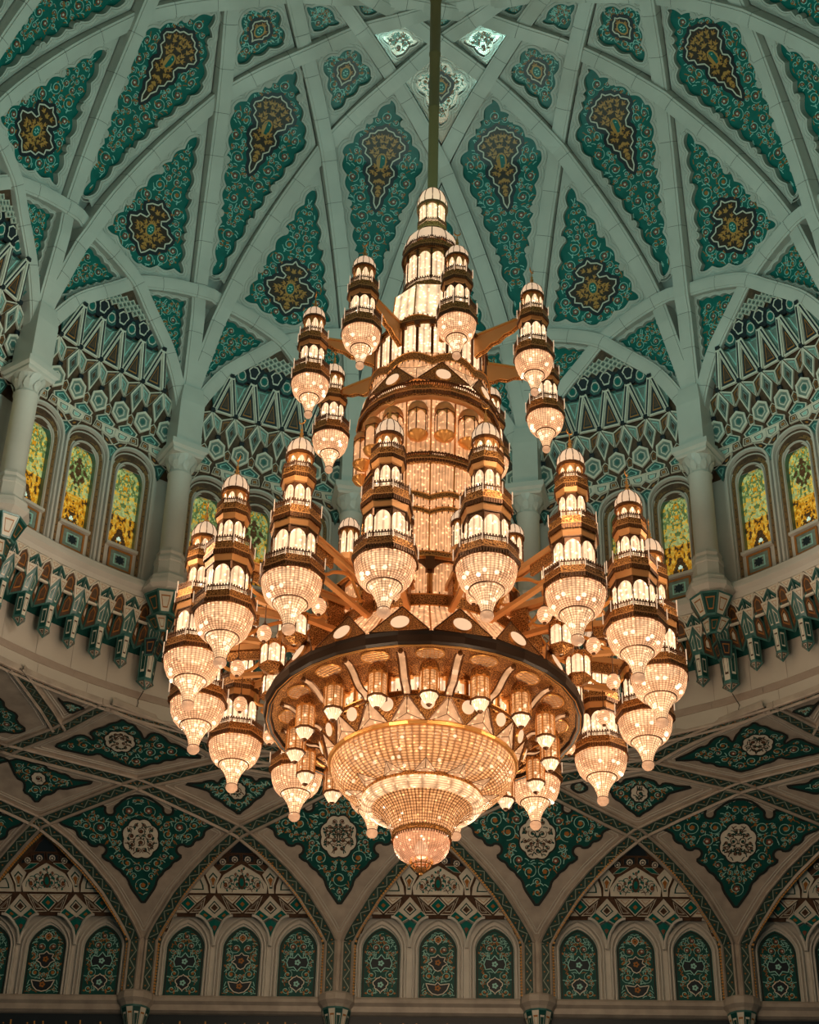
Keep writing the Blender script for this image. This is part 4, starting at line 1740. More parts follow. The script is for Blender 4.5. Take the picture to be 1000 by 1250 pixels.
# dark green roll with gold rope beads beside each pier
mb = MB()
for sg in (-1, 1):
    pts = [(sg * 1.93, z) for z in np.linspace(14.22, 15.5, 10)]
    path = [Vector((x, YB - .10, z)) for x, z in pts]
    ap = resample(np.array([(1.88, .15), (1.78, .34), (1.64, .57), (1.31, 1.09), (.88, 1.62), (.38, 2.16), (.0, 2.5)]), .14, closed=False)
    path += [on_vault(sg * x, t, .02) for x, t in ap]
    mb.tube(path, .055, 6, 0)
    for i in range(len(path) - 1):
        for f in (0, .5):
            p = path[i].lerp(path[i + 1], f)
            mb.box((0, 0, 0), .045, .05, .045, 1, Matrix.Translation(p + Vector((sg * -.02, -.045, -.02))) @ Matrix.Rotation(.7, 4, 'Y'))
ROPE = mb.mesh('rope_moulding', ['band_green', 'bright_gold'])

for i in (-3, -2, -1, 0, 1, 2, 3):
    cx = i * PIT
    bay = empty('arched_bay', (cx, 0, 0), parent=wall_back)
    put('bay_stone', BAY_ST, bay)
    put('honeycomb_hood', HOOD, bay)
    for me in HT:
        put('tile', me, bay)
    put('scrollwork', HOOD_V, bay, stuff=True)
    put('hood_rib', HOOD_R, bay, stuff=True)
    put('rope_moulding', ROPE, bay, stuff=True)
    for c in (-1, 0, 1):
        put('tile_panel', BL_TILE, bay, loc=(c * WC, 0, 0))
        put('scrollwork', BL_SCR[1 if c == 0 else 0], bay, stuff=True, loc=(c * WC, 0, 0))
        put('niche_frame', BL_FRAME, bay, loc=(c * WC, 0, 0))

# piers: banded strips from the ledge up to the springing of the vault bands
pier_fn = lambda x, z, off: Vector((x, YW - .02 + off, z))
for s in (-2.5, -1.5, -.5, .5, 1.5, 2.5):
    pr = empty('pier', (s * PIT, 0, 0), parent=wall_back)
    for dx in (-.195, .195):
        band([(dx, 14.22), (dx, 15.57)], pr, 'pier_band', lambda x, z, off: Vector((x, YW - .03 + off, z)), .9)
    mb = MB()
    mb.box((0, YW + .08, 15.05), .70, .16, 1.75, 0)
    mb.build('pier_core', ['vault_stone'], pr)

# ledge and corbels at the foot
mb = MB()
mb.add([Vector((x, y, z)) for x in (-16, 16) for y, z in ((15.3, 14.24), (14.86, 14.22), (14.82, 14.16), (14.82, 14.08), (14.90, 14.02), (14.92, 13.90), (15.0, 13.86), (15.3, 13.8))], [(j, j + 1, 8 + j + 1, 8 + j) for j in range(7)])
ledge2 = mb.build('trim_2', ['vault_stone'])
tag(ledge2, 'straight stone ledge along the foot of the far wall niches', kind='structure')
mb = MB()
mb.lathe([(.40, 14.25), (.44, 14.20), (.44, 14.06), (.36, 13.98), (.33, 13.92), (.05, 13.90)], 12)
PEDC = mb.mesh('ledge_pedestal', ['vault_stone'])
mb = MB()
for i in range(6):
    a0, a1 = -pi + i * pi / 6, -pi + (i + 1) * pi / 6
    P = [Vector((.34 * cos(a0), .34 * sin(a0), 13.92)), Vector((.34 * cos(a1), .34 * sin(a1), 13.92)), Vector((.16 * cos(a1), .16 * sin(a1) + .1, 13.3)), Vector((.16 * cos(a0), .16 * sin(a0) + .1, 13.3))]
    facet(mb, P, OUT, .12, .01, 0, 4 if i % 2 else 1, 1 if i % 2 else 3, None)
PC = mb.mesh('corbel', CM)
for s in (-2.5, -1.5, -.5, .5, 1.5, 2.5):
    put('ledge_pedestal', PEDC, ledge2, loc=(s * PIT, 14.92, 0))
    put('corbel', PC, ledge2, loc=(s * PIT, 14.92, 0))
mb = MB()
mb.box((0, 15.12, 13.4), 32, .1, .9, 0)
frieze = mb.build('trim_3', ['navy'])
tag(frieze, 'dark frieze of gold lettering under the far wall ledge', kind='structure')
rnd = random.Random(8)
for i in range(-3, 4):
    cx = i * PIT
    mb = MB()
    x = -1.75
    fnf = lambda a, b, off: Vector((cx + a, 15.065 + off, b))
    while x < 1.75:          # flowing gold script
        wd_ = rnd.uniform(.12, .3)
        k = rnd.randint(0, 3)
        base = 13.42
        if k == 0:
            add_ribbon(mb, fnf, [(x, base + .28), (x + .01, base + .1), (x + .02, base)], .035, 0, 0)
        elif k == 1:
            add_ribbon(mb, fnf, [(x + wd_ * t, base + .1 * abs(sin(t * 6)) - .03) for t in np.linspace(0, 1, 8)], .04, 0, 0)
            add_poly(mb, fnf, disc((x + wd_ / 2, base + .2), .022, 4), 0, 0)
        elif k == 2:
            add_ribbon(mb, fnf, [(x + wd_ / 2 + wd_ * .45 * cos(t), base + .06 + .09 * sin(t)) for t in np.linspace(pi * .9, pi * 2.1, 9)], .04, 0, 0)
            add_poly(mb, fnf, disc((x + wd_ / 2, base + .14), .022, 4), 0, 0)
        else:
            add_ribbon(mb, fnf, [(x, base + .25), (x + .04, base + .02), (x + wd_, base), (x + wd_ * 1.1, base + .14)], .035, 0, 0)
        x += wd_ + .05
    mb.build('script_band', ['bright_gold'], frieze, stuff=True)
# ------------------------------------------------------------------ the great chandelier
def glow(name, col, strength, clear=0.0, rough=.25, beads=None, strands=None, low=.45, base=.30, mott=(.65, 1.35, 6.0)):
    """lit crystal: glowing glass, part see-through, with rows of beads or strands"""
    m = bpy.data.materials.new(name)
    m.use_nodes = True
    nt = m.node_tree
    b = nt.nodes['Principled BSDF']
    b.inputs['Base Color'].default_value = (*[x * base for x in col], 1)
    b.inputs['Roughness'].default_value = rough
    b.inputs['Emission Color'].default_value = (*col, 1)
    b.inputs['Emission Strength'].default_value = strength
    b.inputs['Alpha'].default_value = 1 - clear
    L = nt.links.new
    if beads or strands:
        uv = nt.nodes.new('ShaderNodeUVMap')
        sep = nt.nodes.new('ShaderNodeSeparateXYZ')
        L(uv.outputs[0], sep.inputs[0])

        def wave(sock, freq):
            a = nt.nodes.new('ShaderNodeMath')
            a.operation = 'MULTIPLY'
            a.inputs[1].default_value = freq * pi
            L(sock, a.inputs[0])
            s = nt.nodes.new('ShaderNodeMath')
            s.operation = 'SINE'
            L(a.outputs[0], s.inputs[0])
            c = nt.nodes.new('ShaderNodeMath')
            c.operation = 'ABSOLUTE'
            L(s.outputs[0], c.inputs[0])
            return c.outputs[0]
        if beads:
            mu = nt.nodes.new('ShaderNodeMath')
            mu.operation = 'MULTIPLY'
            L(wave(sep.outputs[0], beads[0]), mu.inputs[0])
            L(wave(sep.outputs[1], beads[1]), mu.inputs[1])
            val = mu.outputs[0]
        else:
            val = wave(sep.outputs[0], strands)
        tc = nt.nodes.new('ShaderNodeTexCoord')
        nz = nt.nodes.new('ShaderNodeTexNoise')
        nz.inputs['Scale'].default_value = mott[2]
        nz.inputs['Detail'].default_value = 4.0
        L(tc.outputs['Object'], nz.inputs['Vector'])
        mr = nt.nodes.new('ShaderNodeMapRange')
        mr.inputs['From Min'].default_value = 0.0
        mr.inputs['From Max'].default_value = 0.8
        mr.inputs['To Min'].default_value = strength * low
        mr.inputs['To Max'].default_value = strength * 1.35
        L(val, mr.inputs['Value'])
        m2 = nt.nodes.new('ShaderNodeMapRange')
        m2.inputs['From Min'].default_value = .3
        m2.inputs['From Max'].default_value = .7
        m2.inputs['To Min'].default_value = mott[0]
        m2.inputs['To Max'].default_value = mott[1]
        L(nz.outputs['Fac'], m2.inputs['Value'])
        # glints of cut crystal painted into the emission: tiny brighter points
        vo = nt.nodes.new('ShaderNodeTexVoronoi')
        vo.inputs['Scale'].default_value = 13.0
        L(tc.outputs['Object'], vo.inputs['Vector'])
        m3 = nt.nodes.new('ShaderNodeMapRange')
        m3.inputs['From Min'].default_value = .10
        m3.inputs['From Max'].default_value = .34
        m3.inputs['To Min'].default_value = 2.6
        m3.inputs['To Max'].default_value = .85
        L(vo.outputs['Distance'], m3.inputs['Value'])
        m4 = nt.nodes.new('ShaderNodeMath')
        m4.operation = 'MULTIPLY'
        L(m2.outputs['Result'], m4.inputs[0])
        L(m3.outputs['Result'], m4.inputs[1])
        mm = nt.nodes.new('ShaderNodeMath')
        mm.operation = 'MULTIPLY'
        L(mr.outputs['Result'], mm.inputs[0])
        L(m4.outputs[0], mm.inputs[1])
        L(mm.outputs[0], b.inputs['Emission Strength'])
        bp = nt.nodes.new('ShaderNodeBump')
        bp.inputs['Strength'].default_value = .5
        bp.inputs['Distance'].default_value = .01
        L(val, bp.inputs['Height'])
        L(bp.outputs['Normal'], b.inputs['Normal'])
    MATS[name] = m
    return m


WARM = (1.0, .62, .34)
glow('crystal_beads', (1.0, .51, .25), 1.18, .15, beads=(44, 30), low=.30)
glow('crystal_funnel', (1.0, .57, .29), 1.35, .12, beads=(26, 28), low=.40)
glow('crystal_tip', (1.0, .55, .30), .50, .25)
glow('milk_glass', (1.0, .66, .38), 1.25, .08, strands=18, low=.6, mott=(.7, 1.3, 5.0))
glow('dome_glass', (1.0, .68, .43), .70, .05)
glow('strands', (1.0, .47, .20), .66, .08, strands=80, low=.55)
glow('curtain', (1.0, .49, .22), .78, .08, strands=130, low=.5)
glow('bowl_beads', (1.0, .42, .15), .88, .10, beads=(80, 22), low=.10)
glow('rose_glass', (1.0, .42, .20), .85, .20, beads=(60, 40), low=.5)
glow('lamp_glass', (1.0, .45, .17), .75, .12, beads=(12, 22), low=.4)
glow('pearl', (1.0, .64, .38), .88)
glow('facet_glass', (1.0, .52, .25), .95, .10, strands=5, low=.8, base=.2)
mb_ = bpy.data.materials.new('bulb')
mb_.use_nodes = True
_b = mb_.node_tree.nodes['Principled BSDF']
_b.inputs['Emission Color'].default_value = (1, .80, .55, 1)
_b.inputs['Emission Strength'].default_value = 7.0
MATS['bulb'] = mb_
mat('brass', (0.84, 0.40, 0.115), .35, metal=.6)
mat('pale_brass', (0.72, 0.35, 0.125), .45, metal=.25)
mat('dark_brass', (0.14, 0.055, 0.017), .4, metal=.4)
mat('rod_metal', (0.20, 0.14, 0.055), .45, metal=.5)
mat('rim_black', (0.022, 0.012, 0.007), .38, spec=.25)
# pierced gilt metal: a fine web of gold, darker brown in the holes
m = mat('lace', (0.55, 0.26, 0.08), .4, metal=.6)
nt = m.node_tree
b = nt.nodes['Principled BSDF']
tc = nt.nodes.new('ShaderNodeTexCoord')
v = nt.nodes.new('ShaderNodeTexVoronoi')
v.feature = 'DISTANCE_TO_EDGE'
v.inputs['Scale'].default_value = 30
rp = nt.nodes.new('ShaderNodeValToRGB')
rp.color_ramp.elements[0].position = .03
rp.color_ramp.elements[0].color = (.80, .38, .11, 1)
rp.color_ramp.elements[1].position = .10
rp.color_ramp.elements[1].color = (.20, .075, .02, 1)
nt.links.new(tc.outputs['Object'], v.inputs['Vector'])
nt.links.new(v.outputs['Distance'], rp.inputs['Fac'])
nt.links.new(rp.outputs['Color'], b.inputs['Base Color'])
bp = nt.nodes.new('ShaderNodeBump')
bp.inputs['Strength'].default_value = .6
bp.inputs['Distance'].default_value = .01
bp.invert = True
nt.links.new(v.outputs['Distance'], bp.inputs['Height'])
nt.links.new(bp.outputs['Normal'], b.inputs['Normal'])

PSI = radians(2.16)
ch = empty('chandelier', (0, 0, 0), PHI0)
tag(ch, 'huge gilded crystal chandelier of glowing minaret lanterns hung from a long rod', 'chandelier')


def pol(r, a, z):
    return Vector((r * sin(a), -r * cos(a), z))


def side_frame(r, n, k, phase):
    """centre, tangent and outward direction of side k of a regular n-gon of corner radius r"""
    a = phase + 2 * pi * (k + .5) / n
    ap = r * cos(pi / n)
    return pol(ap, a, 0), Vector((cos(a), sin(a), 0)), pol(1, a, 0), r * sin(pi / n)


def row_of_posts(mb, r, n, phase, z0, z1, per, wd, dp, mi=0, taper=1.0):
    for k in range(n):
        c, t, o, h = side_frame(r, n, k, phase)
        for j in range(per):
            x = h * (-1 + (2 * j + 1) / per)
            p = c + t * x
            w2, d2_ = wd / 2, dp / 2
            vs = []
            for z, f in ((z0, taper if z1 > z0 else 1), (z1, 1)):
                for sx, sy in ((-1, -1), (1, -1), (1, 1), (-1, 1)):
                    q = p + t * (sx * w2 * f) + o * (sy * d2_ * f)
                    vs.append(Vector((q.x, q.y, z)))
            mb.add(vs, [(0, 1, 5, 4), (1, 2, 6, 5), (2, 3, 7, 6), (3, 0, 4, 7), (0, 3, 2, 1), (4, 5, 6, 7)], mi)


def gallery(r_in, z_in, r_out, z_edge, z_top, n=8, phase=pi / 8, per=7):
    """balcony: plain soffit, pierced fringe, thin edge, railing of little posts"""
    mb = MB()
    e = z_edge
    h = z_top - z_edge
    mb.lathe([(r_in, z_in), (r_in * .3 + r_out * .66, z_in + (e - z_in) * .15), (r_out * .955, e - h * .34)], n, 1, phase)
    mb.lathe([(r_out * .955, e - h * .34), (r_out * .985, e - h * .02)], n, 0, phase)
    mb.lathe([(r_out * .95, e - h * .02), (r_out * 1.02, e), (r_out * 1.02, e + h * .07), (r_out * .80, e + h * .08)], n, 1, phase)
    mb.lathe([(r_out * .97, e + h * .86), (r_out * .99, e + h * .90), (r_out * .97, e + h * .96), (r_out * .95, e + h * .90), (r_out * .97, e + h * .86)], n, 2, phase)
    mb.lathe([(r_out * .97, e + h * .07), (r_out * .97, e + h * .62)], n, 0, phase)
    body = mb
    fr = MB()
    s_ = 2 * r_out * sin(pi / n) / per
    row_of_posts(fr, r_out * .97, n, phase, e + h * .66, e + h * .9, per * 2, s_ * .24, .012, 0)
    row_of_posts(fr, r_out * 1.0, n, phase, e - h * .02, e - h * .32, per + 2, s_ * .5, .02, 0)
    row_of_posts(fr, r_out * .97, n, phase, e + h * .94, e + h * 1.06, per + 1, s_ * .38, .016, 0)
    return body, fr


def pointed(h, zs, zt, k=6):
    """right half of a pointed arch"""
    return [(h * (1 - (i / k) ** 1.8), zs + (zt - zs) * (1 - (1 - i / k) ** 1.5)) for i in range(k + 1)]


def arcade(r, z0, z1, n=8, phase=pi / 8, rise=.28, uvn=1.0):
    """ring of lit arched panels behind slender posts"""
    g = MB()
    g.lathe([(r * .93, z0), (r * .93, z1)], n, 0, phase, uvn=n * .14)
    f = MB()
    zs, zt = z1 - (z1 - z0) * rise, z1 - (z1 - z0) * .05
    for k in range(n):
        c, t, o, h = side_frame(r, n, k, phase)
        ar = pointed(h * .90, zs, zt)
        pl = [(h, z1), (h, zs)] + ar + [(-x, z) for x, z in ar[:-1]][::-1] + [(-h, zs), (-h, z1)]
        hf = [(h, z1), (h, zs)] + ar + [(0, z1)]
        for sg in (1, -1):
            pp = [c + t * (sg * x) + Vector((0, 0, z)) for x, z in hf]
            # fan from the outer top corner
            f.add(pp, [(0, i, i + 1) for i in range(1, len(pp) - 1)], 0)
        for sg in (-1, 1):
            p = c + t * (sg * h * .94)
            f.tube([Vector((p.x, p.y, z0)), Vector((p.x, p.y, zs + .02))], max(.006, r * .018) if r > .16 else .009, 4, 1, False)
        a = phase + 2 * pi * k / n
        f.box((0, 0, (zs + z1) / 2 + (z1 - z0) * .05), r * .09, r * .09, (z1 - zs) * .7, 2, Matrix.Rotation(a, 4, 'Z') @ Matrix.Translation((0, -r * .99, 0)))
    f.lathe([(r * .90, z1), (r * 1.04, z1), (r * 1.04, z1 + .02), (r * .9, z1 + .02)], n, 1, phase)
    return g, f


def dome(r, z0, z1, n=16):
    g = MB()
    h = z1 - z0
    g.lathe([(r, z0), (r * 1.06, z0 + h * .15), (r * 1.02, z0 + h * .38), (r * .82, z0 + h * .65), (r * .45, z0 + h * .88), (r * .08, z0 + h)], n, 0)
    f = MB()
    for k in range(12):
        a = 2 * pi * k / 12
        f.tube([pol(q * r * 1.02, a, z0 + h * e) for q, e in ((1, 0), (1.06, .15), (1.02, .38), (.82, .65), (.45, .88), (.08, 1.0))], r * .035, 4, 0, False)
    f.lathe([(r * .95, z0 - h * .08), (r * 1.1, z0 - h * .08), (r * 1.1, z0 + h * .04), (r * .95, z0 + h * .04)], n, 0)
    return g, f


def finial(z, h, s=.022):
    mb = MB()
    mb.lathe([(s * 1.6, z - .02), (s * 2.0, z + h * .06), (s * .7, z + h * .13), (s * 1.5, z + h * .22), (s * .6, z + h * .30), (s * 1.1, z + h * .38), (s * .4, z + h * .45), (s * .3, z + h * .66), (0, z + h * .68)], 10)
    pts = []
    for i in range(11):
        a = radians(-235 + 290 * i / 10)
        pts.append(Vector((s * 2.6 * cos(a), 0, z + h * .82 + s * 2.6 * sin(a))))
    mb.tube(pts, s * .4, 5, 0, True, radii=[s * (.12 + .5 * sin(pi * i / 10)) for i in range(11)])
    return mb


def bulbs(spots, r=.035):
    mb = MB()
    for p in spots:
        mb.lathe([(0, -r), (r * .75, -r * .65), (r, 0), (r * .75, r * .65), (0, r)], 7, 0, M=Matrix.Translation(p))
    return mb


def lantern_parts(big):
    """meshes of one minaret lantern: (name, mesh, stuff)"""
    P = []
    rnd = random.Random(5 if big else 6)

    def add(name, mb, mats, smooth=False, stuff=False):
        P.append((name, mb.mesh(name, mats, smooth), stuff))
    if big:
        bowl = [(.25, .49), (.315, .525), (.375, .60), (.415, .71), (.437, .85)]
        fun = [(.080, .125), (.086, .16), (.102, .23), (.14, .33), (.19, .41), (.25, .49)]
        tip = [(0, 0), (.06, .008), (.092, .045), (.10, .08), (.092, .115), (.065, .14)]
        gal = [(.43, .83, .475, .93, 1.15, 7), (.315, 1.60, .380, 1.83, 2.07, 6), (.20, 2.46, .268, 2.63, 2.83, 5)]
        arc = [(.335, .96, 1.62), (.215, 1.86, 2.48)]
        kio = (.185, 2.62, 3.02)
        dm = (.20, 3.06, 3.42)
        fin = (3.42, .42)
    else:
        bowl = [(.172, .42), (.232, .455), (.28, .525), (.312, .63), (.325, .74)]
        fun = [(.060, .11), (.065, .14), (.078, .20), (.105, .28), (.138, .36), (.172, .42)]
        tip = [(0, 0), (.045, .008), (.068, .04), (.072, .07), (.064, .105), (.048, .12)]
        gal = [(.32, .72, .345, .82, 1.08, 7), (.215, 1.46, .272, 1.62, 1.84, 5)]
        arc = [(.23, .86, 1.48)]
        kio = (.18, 1.66, 2.14)
        dm = (.19, 2.17, 2.48)
        fin = (2.48, .40)
    mb = MB()
    mb.lathe(bowl, 32, 0, uvn=1.0)
    add('bowl', mb, ['crystal_beads'], True)
    mb = MB()
    mb.lathe(fun, 28, 0)
    add('funnel', mb, ['crystal_funnel'], True)
    mb = MB()
    mb.lathe(tip, 14, 0)
    add('glass_tip', mb, ['crystal_tip'])
    mb = MB()
    r, z = fun[-1]
    mb.lathe([(r - .006, z - .01), (r + .009, z - .006), (r + .009, z + .006), (r - .006, z + .01)], 28, 0)
    r, z = fun[0]
    mb.lathe([(r, z - .012), (r + .012, z), (r, z + .012)], 14, 0)
    for k in range(16):
        a = 2 * pi * k / 16
        mb.tube([pol(q * 1.01, a, e) for q, e in fun], .0025, 3, 0, False)
    add('wire_ring', mb, ['dark_brass'], stuff=True)
    for g in gal:
        b_, f_ = gallery(*g[:5], per=g[5])
        add('gallery', b_, ['lace', 'pale_brass', 'dark_brass'])
        add('railing', f_, ['dark_brass'], stuff=True)
    for a_ in arc:
        g_, f_ = arcade(*a_)
        add('lit_panels', g_, ['milk_glass'])
        add('arcade_frame', f_, ['dark_brass', 'dark_brass', 'dark_brass'], stuff=True)
    g_, f_ = arcade(*kio, rise=.55)
    add('lit_panels', g_, ['milk_glass'])
    add('arcade_frame', f_, ['pale_brass', 'brass', 'brass'], stuff=True)
    g_, f_ = dome(*dm)
    add('dome', g_, ['dome_glass'], True)
    add('dome_ribs', f_, ['dark_brass'], stuff=True)
    add('finial', finial(*fin), ['brass'], True)
    sp = []
    rb, zb = bowl[2]
    for k in range(6):
        a = rnd.uniform(0, 2 * pi)
        sp.append(pol(rb * .86, a, zb + rnd.uniform(-.05, .08)))
    for k in range(3):
        a = rnd.uniform(0, 2 * pi)
        sp.append(pol(fun[3][0] * .7, a, fun[3][1] + .03))
    for (r, z0, z1) in arc:
        for k in range(5):
            a = 2 * pi * (k + rnd.uniform(-.3, .3)) / 5
            sp.append(pol(r * .76, a, z0 + (z1 - z0) * rnd.uniform(.35, .7)))
    add('bulbs', bulbs(sp, .034), ['bulb'], stuff=True)
    # candle spikes on the gallery corners
    mb = MB()
    for g in gal[:2]:
        for k in range(8):
            a = pi / 8 + 2 * pi * k / 8
            mb.tube([pol(g[2] * 1.0, a, g[3] + .10), pol(g[2] * 1.0, a, g[4] + .07)], .008, 4, 0, True)
    add('candles', mb, ['dome_glass'], stuff=True)
    return P


def place(parts, name, loc, rotz):
    root = empty(name, loc, rotz, parent=ch)
    for nm, me, st in parts:
        put(nm, me, root, stuff=st)
    return root


BIG, SMALL = lantern_parts(True), lantern_parts(False)
PB_, PS_ = radians(13.411), radians(11.894)
for k in range(16):
    a = PB_ + k * pi / 8
    place(BIG, 'minaret_lantern', pol(3.65, a, 12.93), a)
for k in range(8):
    a = PS_ + k * pi / 4
    place(SMALL, 'small_minaret_lantern', pol(2.107, a, 18.83), a)

# ---- the central tower, from the rod down
mb = MB()
mb.lathe([(.098, 24.7), (.100, 26.9), (.112, 26.92), (.112, 27.0), (.104, 27.02), (.106, 28.5), (.118, 28.52), (.118, 28.60), (.110, 28.62), (.112, 30.2), (.124, 30.22), (.124, 30.3), (.114, 30.32), (.116, 36.0)], 16)
mb.build('hanging_rod', ['rod_metal'], ch, True)


def tier(name, pair, mats, mats2=None, stuff2=True, smooth=False):
    a, b_ = pair
    o = a.build(name, mats, ch, smooth)
    if b_ is not None and b_.v:
        b_.build('railing' if 'gallery' in name else 'arcade_frame', mats2, o, stuff=stuff2)
    return o


G1, G2 = ['lace', 'pale_brass', 'dark_brass'], ['dark_brass']
A1, A2 = ['milk_glass'], ['brass', 'dark_brass', 'dark_brass']
tier('cupola_dome', dome(.27, 24.18, 24.74, 16), ['dome_glass'], ['dark_brass'], smooth=True)
tier('lit_drum', arcade(.275, 23.72, 24.16), A1, A2)
tier('tower_gallery', gallery(.26, 23.46, .30, 23.52, 23.74, per=6), G1, G2)
mb, f = MB(), MB()
pr_ = [(.53, 23.02), (.52, 23.12), (.47, 23.27), (.38, 23.40), (.28, 23.48)]
mb.lathe(pr_, 32)
for k in range(12):
    a = 2 * pi * k / 12
    f.tube([pol(r * 1.01, a, z) for r, z in pr_], .010, 4, 0, False)
tier('cupola_dome', (mb, f), ['dome_glass'], ['dark_brass'], smooth=True)
tier('tower_gallery', gallery(.50, 22.72, .545, 22.84, 23.04, n=16, phase=0, per=4), G1, G2)
tier('lit_drum', arcade(.50, 22.02, 22.74, n=12, phase=0), A1, A2)
tier('tower_gallery', gallery(.50, 21.74, .54, 21.82, 22.06, n=12, phase=0, per=5), G1, G2)


def prism_box(r0, z0, r1, z1, n, phase, mt, name, post=.014, uvn=1.0, zig=0.0, nseg=None):
    mb = MB()
    if nseg:
        mb.lathe([(r0, z0), ((r0 + r1) / 2, (z0 + z1) / 2), (r1, z1)], nseg, 0, phase, uvn=uvn, zig=zig)
    else:
        mb.lathe([(r0, z0), (r1, z1)], n, 0, phase, uvn=uvn)
    f = MB()
    for k in range(n):
        a = phase + 2 * pi * k / n
        f.tube([pol(r0 * 1.01, a, z0), pol(r1 * 1.01, a, z1)], post, 5, 0, False)
    o = mb.build(name, [mt], ch)
    f.build('corner_posts', ['brass'], o, stuff=True)
    return o


prism_box(.76, 20.80, .68, 21.74, 8, pi / 8, 'milk_glass', 'crystal_panel_drum', uvn=1.2)


def wavy_band(name, r, z0, z1, waves, amp, n=64, r_top=None, parent=None):
    """gilt lace band with a scalloped lower edge and a beaded upper edge"""
    mb = MB()
    top, bot = [], []
    rt = r_top or r
    for k in range(n):
        a = PSI + 2 * pi * k / n
        w_ = abs(sin(pi * waves * k / n)) * amp
        bot.append(pol(r, a, z0 + w_))
        top.append(pol(rt, a, z1 + w_))
    mb.add(bot + top, [(i, (i + 1) % n, n + (i + 1) % n, n + i) for i in range(n)], 0)
    for off, ring in ((0, bot), (0, top)):
        pts = ring + [ring[0]]
        mb.tube([p * 1.0 for p in pts], .013, 4, 1, False)
    o = mb.build(name, ['lace', 'brass'], ch)
    f = MB()
    for k in range(0, n):
        p = bot[k]
        f.box((p.x, p.y, p.z - .022), .018, .018, .045, 0)
        p = top[k]
        f.box((p.x, p.y, p.z + .02), .018, .018, .04, 0)
    f.build('fringe', ['dark_brass'], o, stuff=True)
    return o


wavy_band('lace_crown', .86, 20.62, 20.76, 8, .10)
tier('lit_drum', arcade(1.0, 19.82, 20.56, n=24, phase=PSI, rise=.2), ['milk_glass'], A2)
mb = MB()
mb.lathe([(.70, 20.72), (.86, 20.66), (1.03, 20.60), (1.03, 20.55)], 24, 0, PSI)
mb.build('tower_roof', ['pale_brass'], ch)
wavy_band('lace_crown', 1.06, 19.54, 19.70, 8, .14)
prism_box(1.0, 19.50, .99, 19.86, 8, PSI, 'strands', 'crystal_panel_drum', nseg=64, uvn=1, zig=.006)


def star_band(name, n, r_top, z_top, r_bot, z_bot, disc_r, phase, parent=ch, facets=True, drop=-.02, fm='facet_glass'):
    """triangles of pierced gilt, each with a round pearly lamp, crystal facets between"""
    root = empty(name, parent=parent)
    lean = Vector((0, 0, 0))
    tri_m, cry_m, dsc_m = MB(), MB(), MB()
    h0 = pi / n
    a, b_, c_ = pol(r_bot, -h0 * .94, z_bot), pol(r_bot, h0 * .94, z_bot), pol(r_top, 0, z_top)
    nn = (b_ - a).cross(c_ - a).normalized()
    if nn.dot(pol(1, 0, 0)) < 0:
        nn = -nn
    a2, b2, c2 = (p + nn * .02 for p in (a, b_, c_))
    m_ = (a2 + b2 + c2) / 3
    tri_m.add([a2, b2, c2], [(0, 1, 2)], 0)
    tri_m.add([a, b_, c_, a2, b2, c2], [(0, 1, 4, 3), (1, 2, 5, 4), (2, 0, 3, 5)], 1)
    for p, q in ((a2, b2), (b2, c2), (c2, a2)):
        tri_m.tube([p, q], .012, 4, 1)
    # the disc, in the plane of the triangle
    ex = (b2 - a2).normalized()
    ey = nn.cross(ex).normalized()
    cen = m_ + (c2 - (a2 + b2) / 2) * drop
    l0, l1 = [], []
    for k in range(20):
        t = 2 * pi * k / 20
        d_ = ex * cos(t) + ey * sin(t)
        l0.append(cen + d_ * disc_r)
        l1.append(cen + d_ * disc_r * .9 + nn * .03)
    dsc_m.add(l0 + l1, [(i, (i + 1) % 20, 20 + (i + 1) % 20, 20 + i) for i in range(20)] + [], 1)
    dsc_m.add(l1 + [cen + nn * .05], [(i, (i + 1) % 20, 20) for i in range(20)], 0)
    # facets between the triangles
    u, w_ = pol(r_top, 0, z_top), pol(r_top, 2 * h0, z_top)
    d_ = pol(r_bot, h0, z_bot)
    mid = (u + w_ + d_) / 3 + nn * .05
    cry_m.add([u, w_, d_, mid], [(0, 1, 3), (1, 2, 3), (2, 0, 3)], 0)
    for p, q in ((u, mid), (w_, mid), (d_, mid), (u, d_), (w_, d_)):
        cry_m.tube([p, q], .006, 4, 1, False)
    tm, dm_, cm = tri_m.mesh('lace_triangle', ['lace', 'dark_brass']), dsc_m.mesh('round_lamp', ['pearl', 'brass'], True), cry_m.mesh('crystal_facet', [fm, 'dark_brass'])
    for k in range(n):
        rz = phase + 2 * pi * k / n
        put('lace_triangle', tm, root, rotz=rz)
        put('round_lamp', dm_, root, rotz=rz)
        if facets:
            put('crystal_facet', cm, root, rotz=rz)
    return root


star_band('star_collar', 8, 1.02, 19.62, 1.22, 19.10, .145, PS_ + 0.0)
tier('tower_gallery', gallery(1.10, 18.74, 1.23, 18.86, 19.08, n=24, phase=PSI, per=4), G1, G2)
prism_box(1.04, 17.68, 1.06, 18.78, 16, PSI, 'strands', 'crystal_drum', nseg=64, uvn=1, zig=.004)
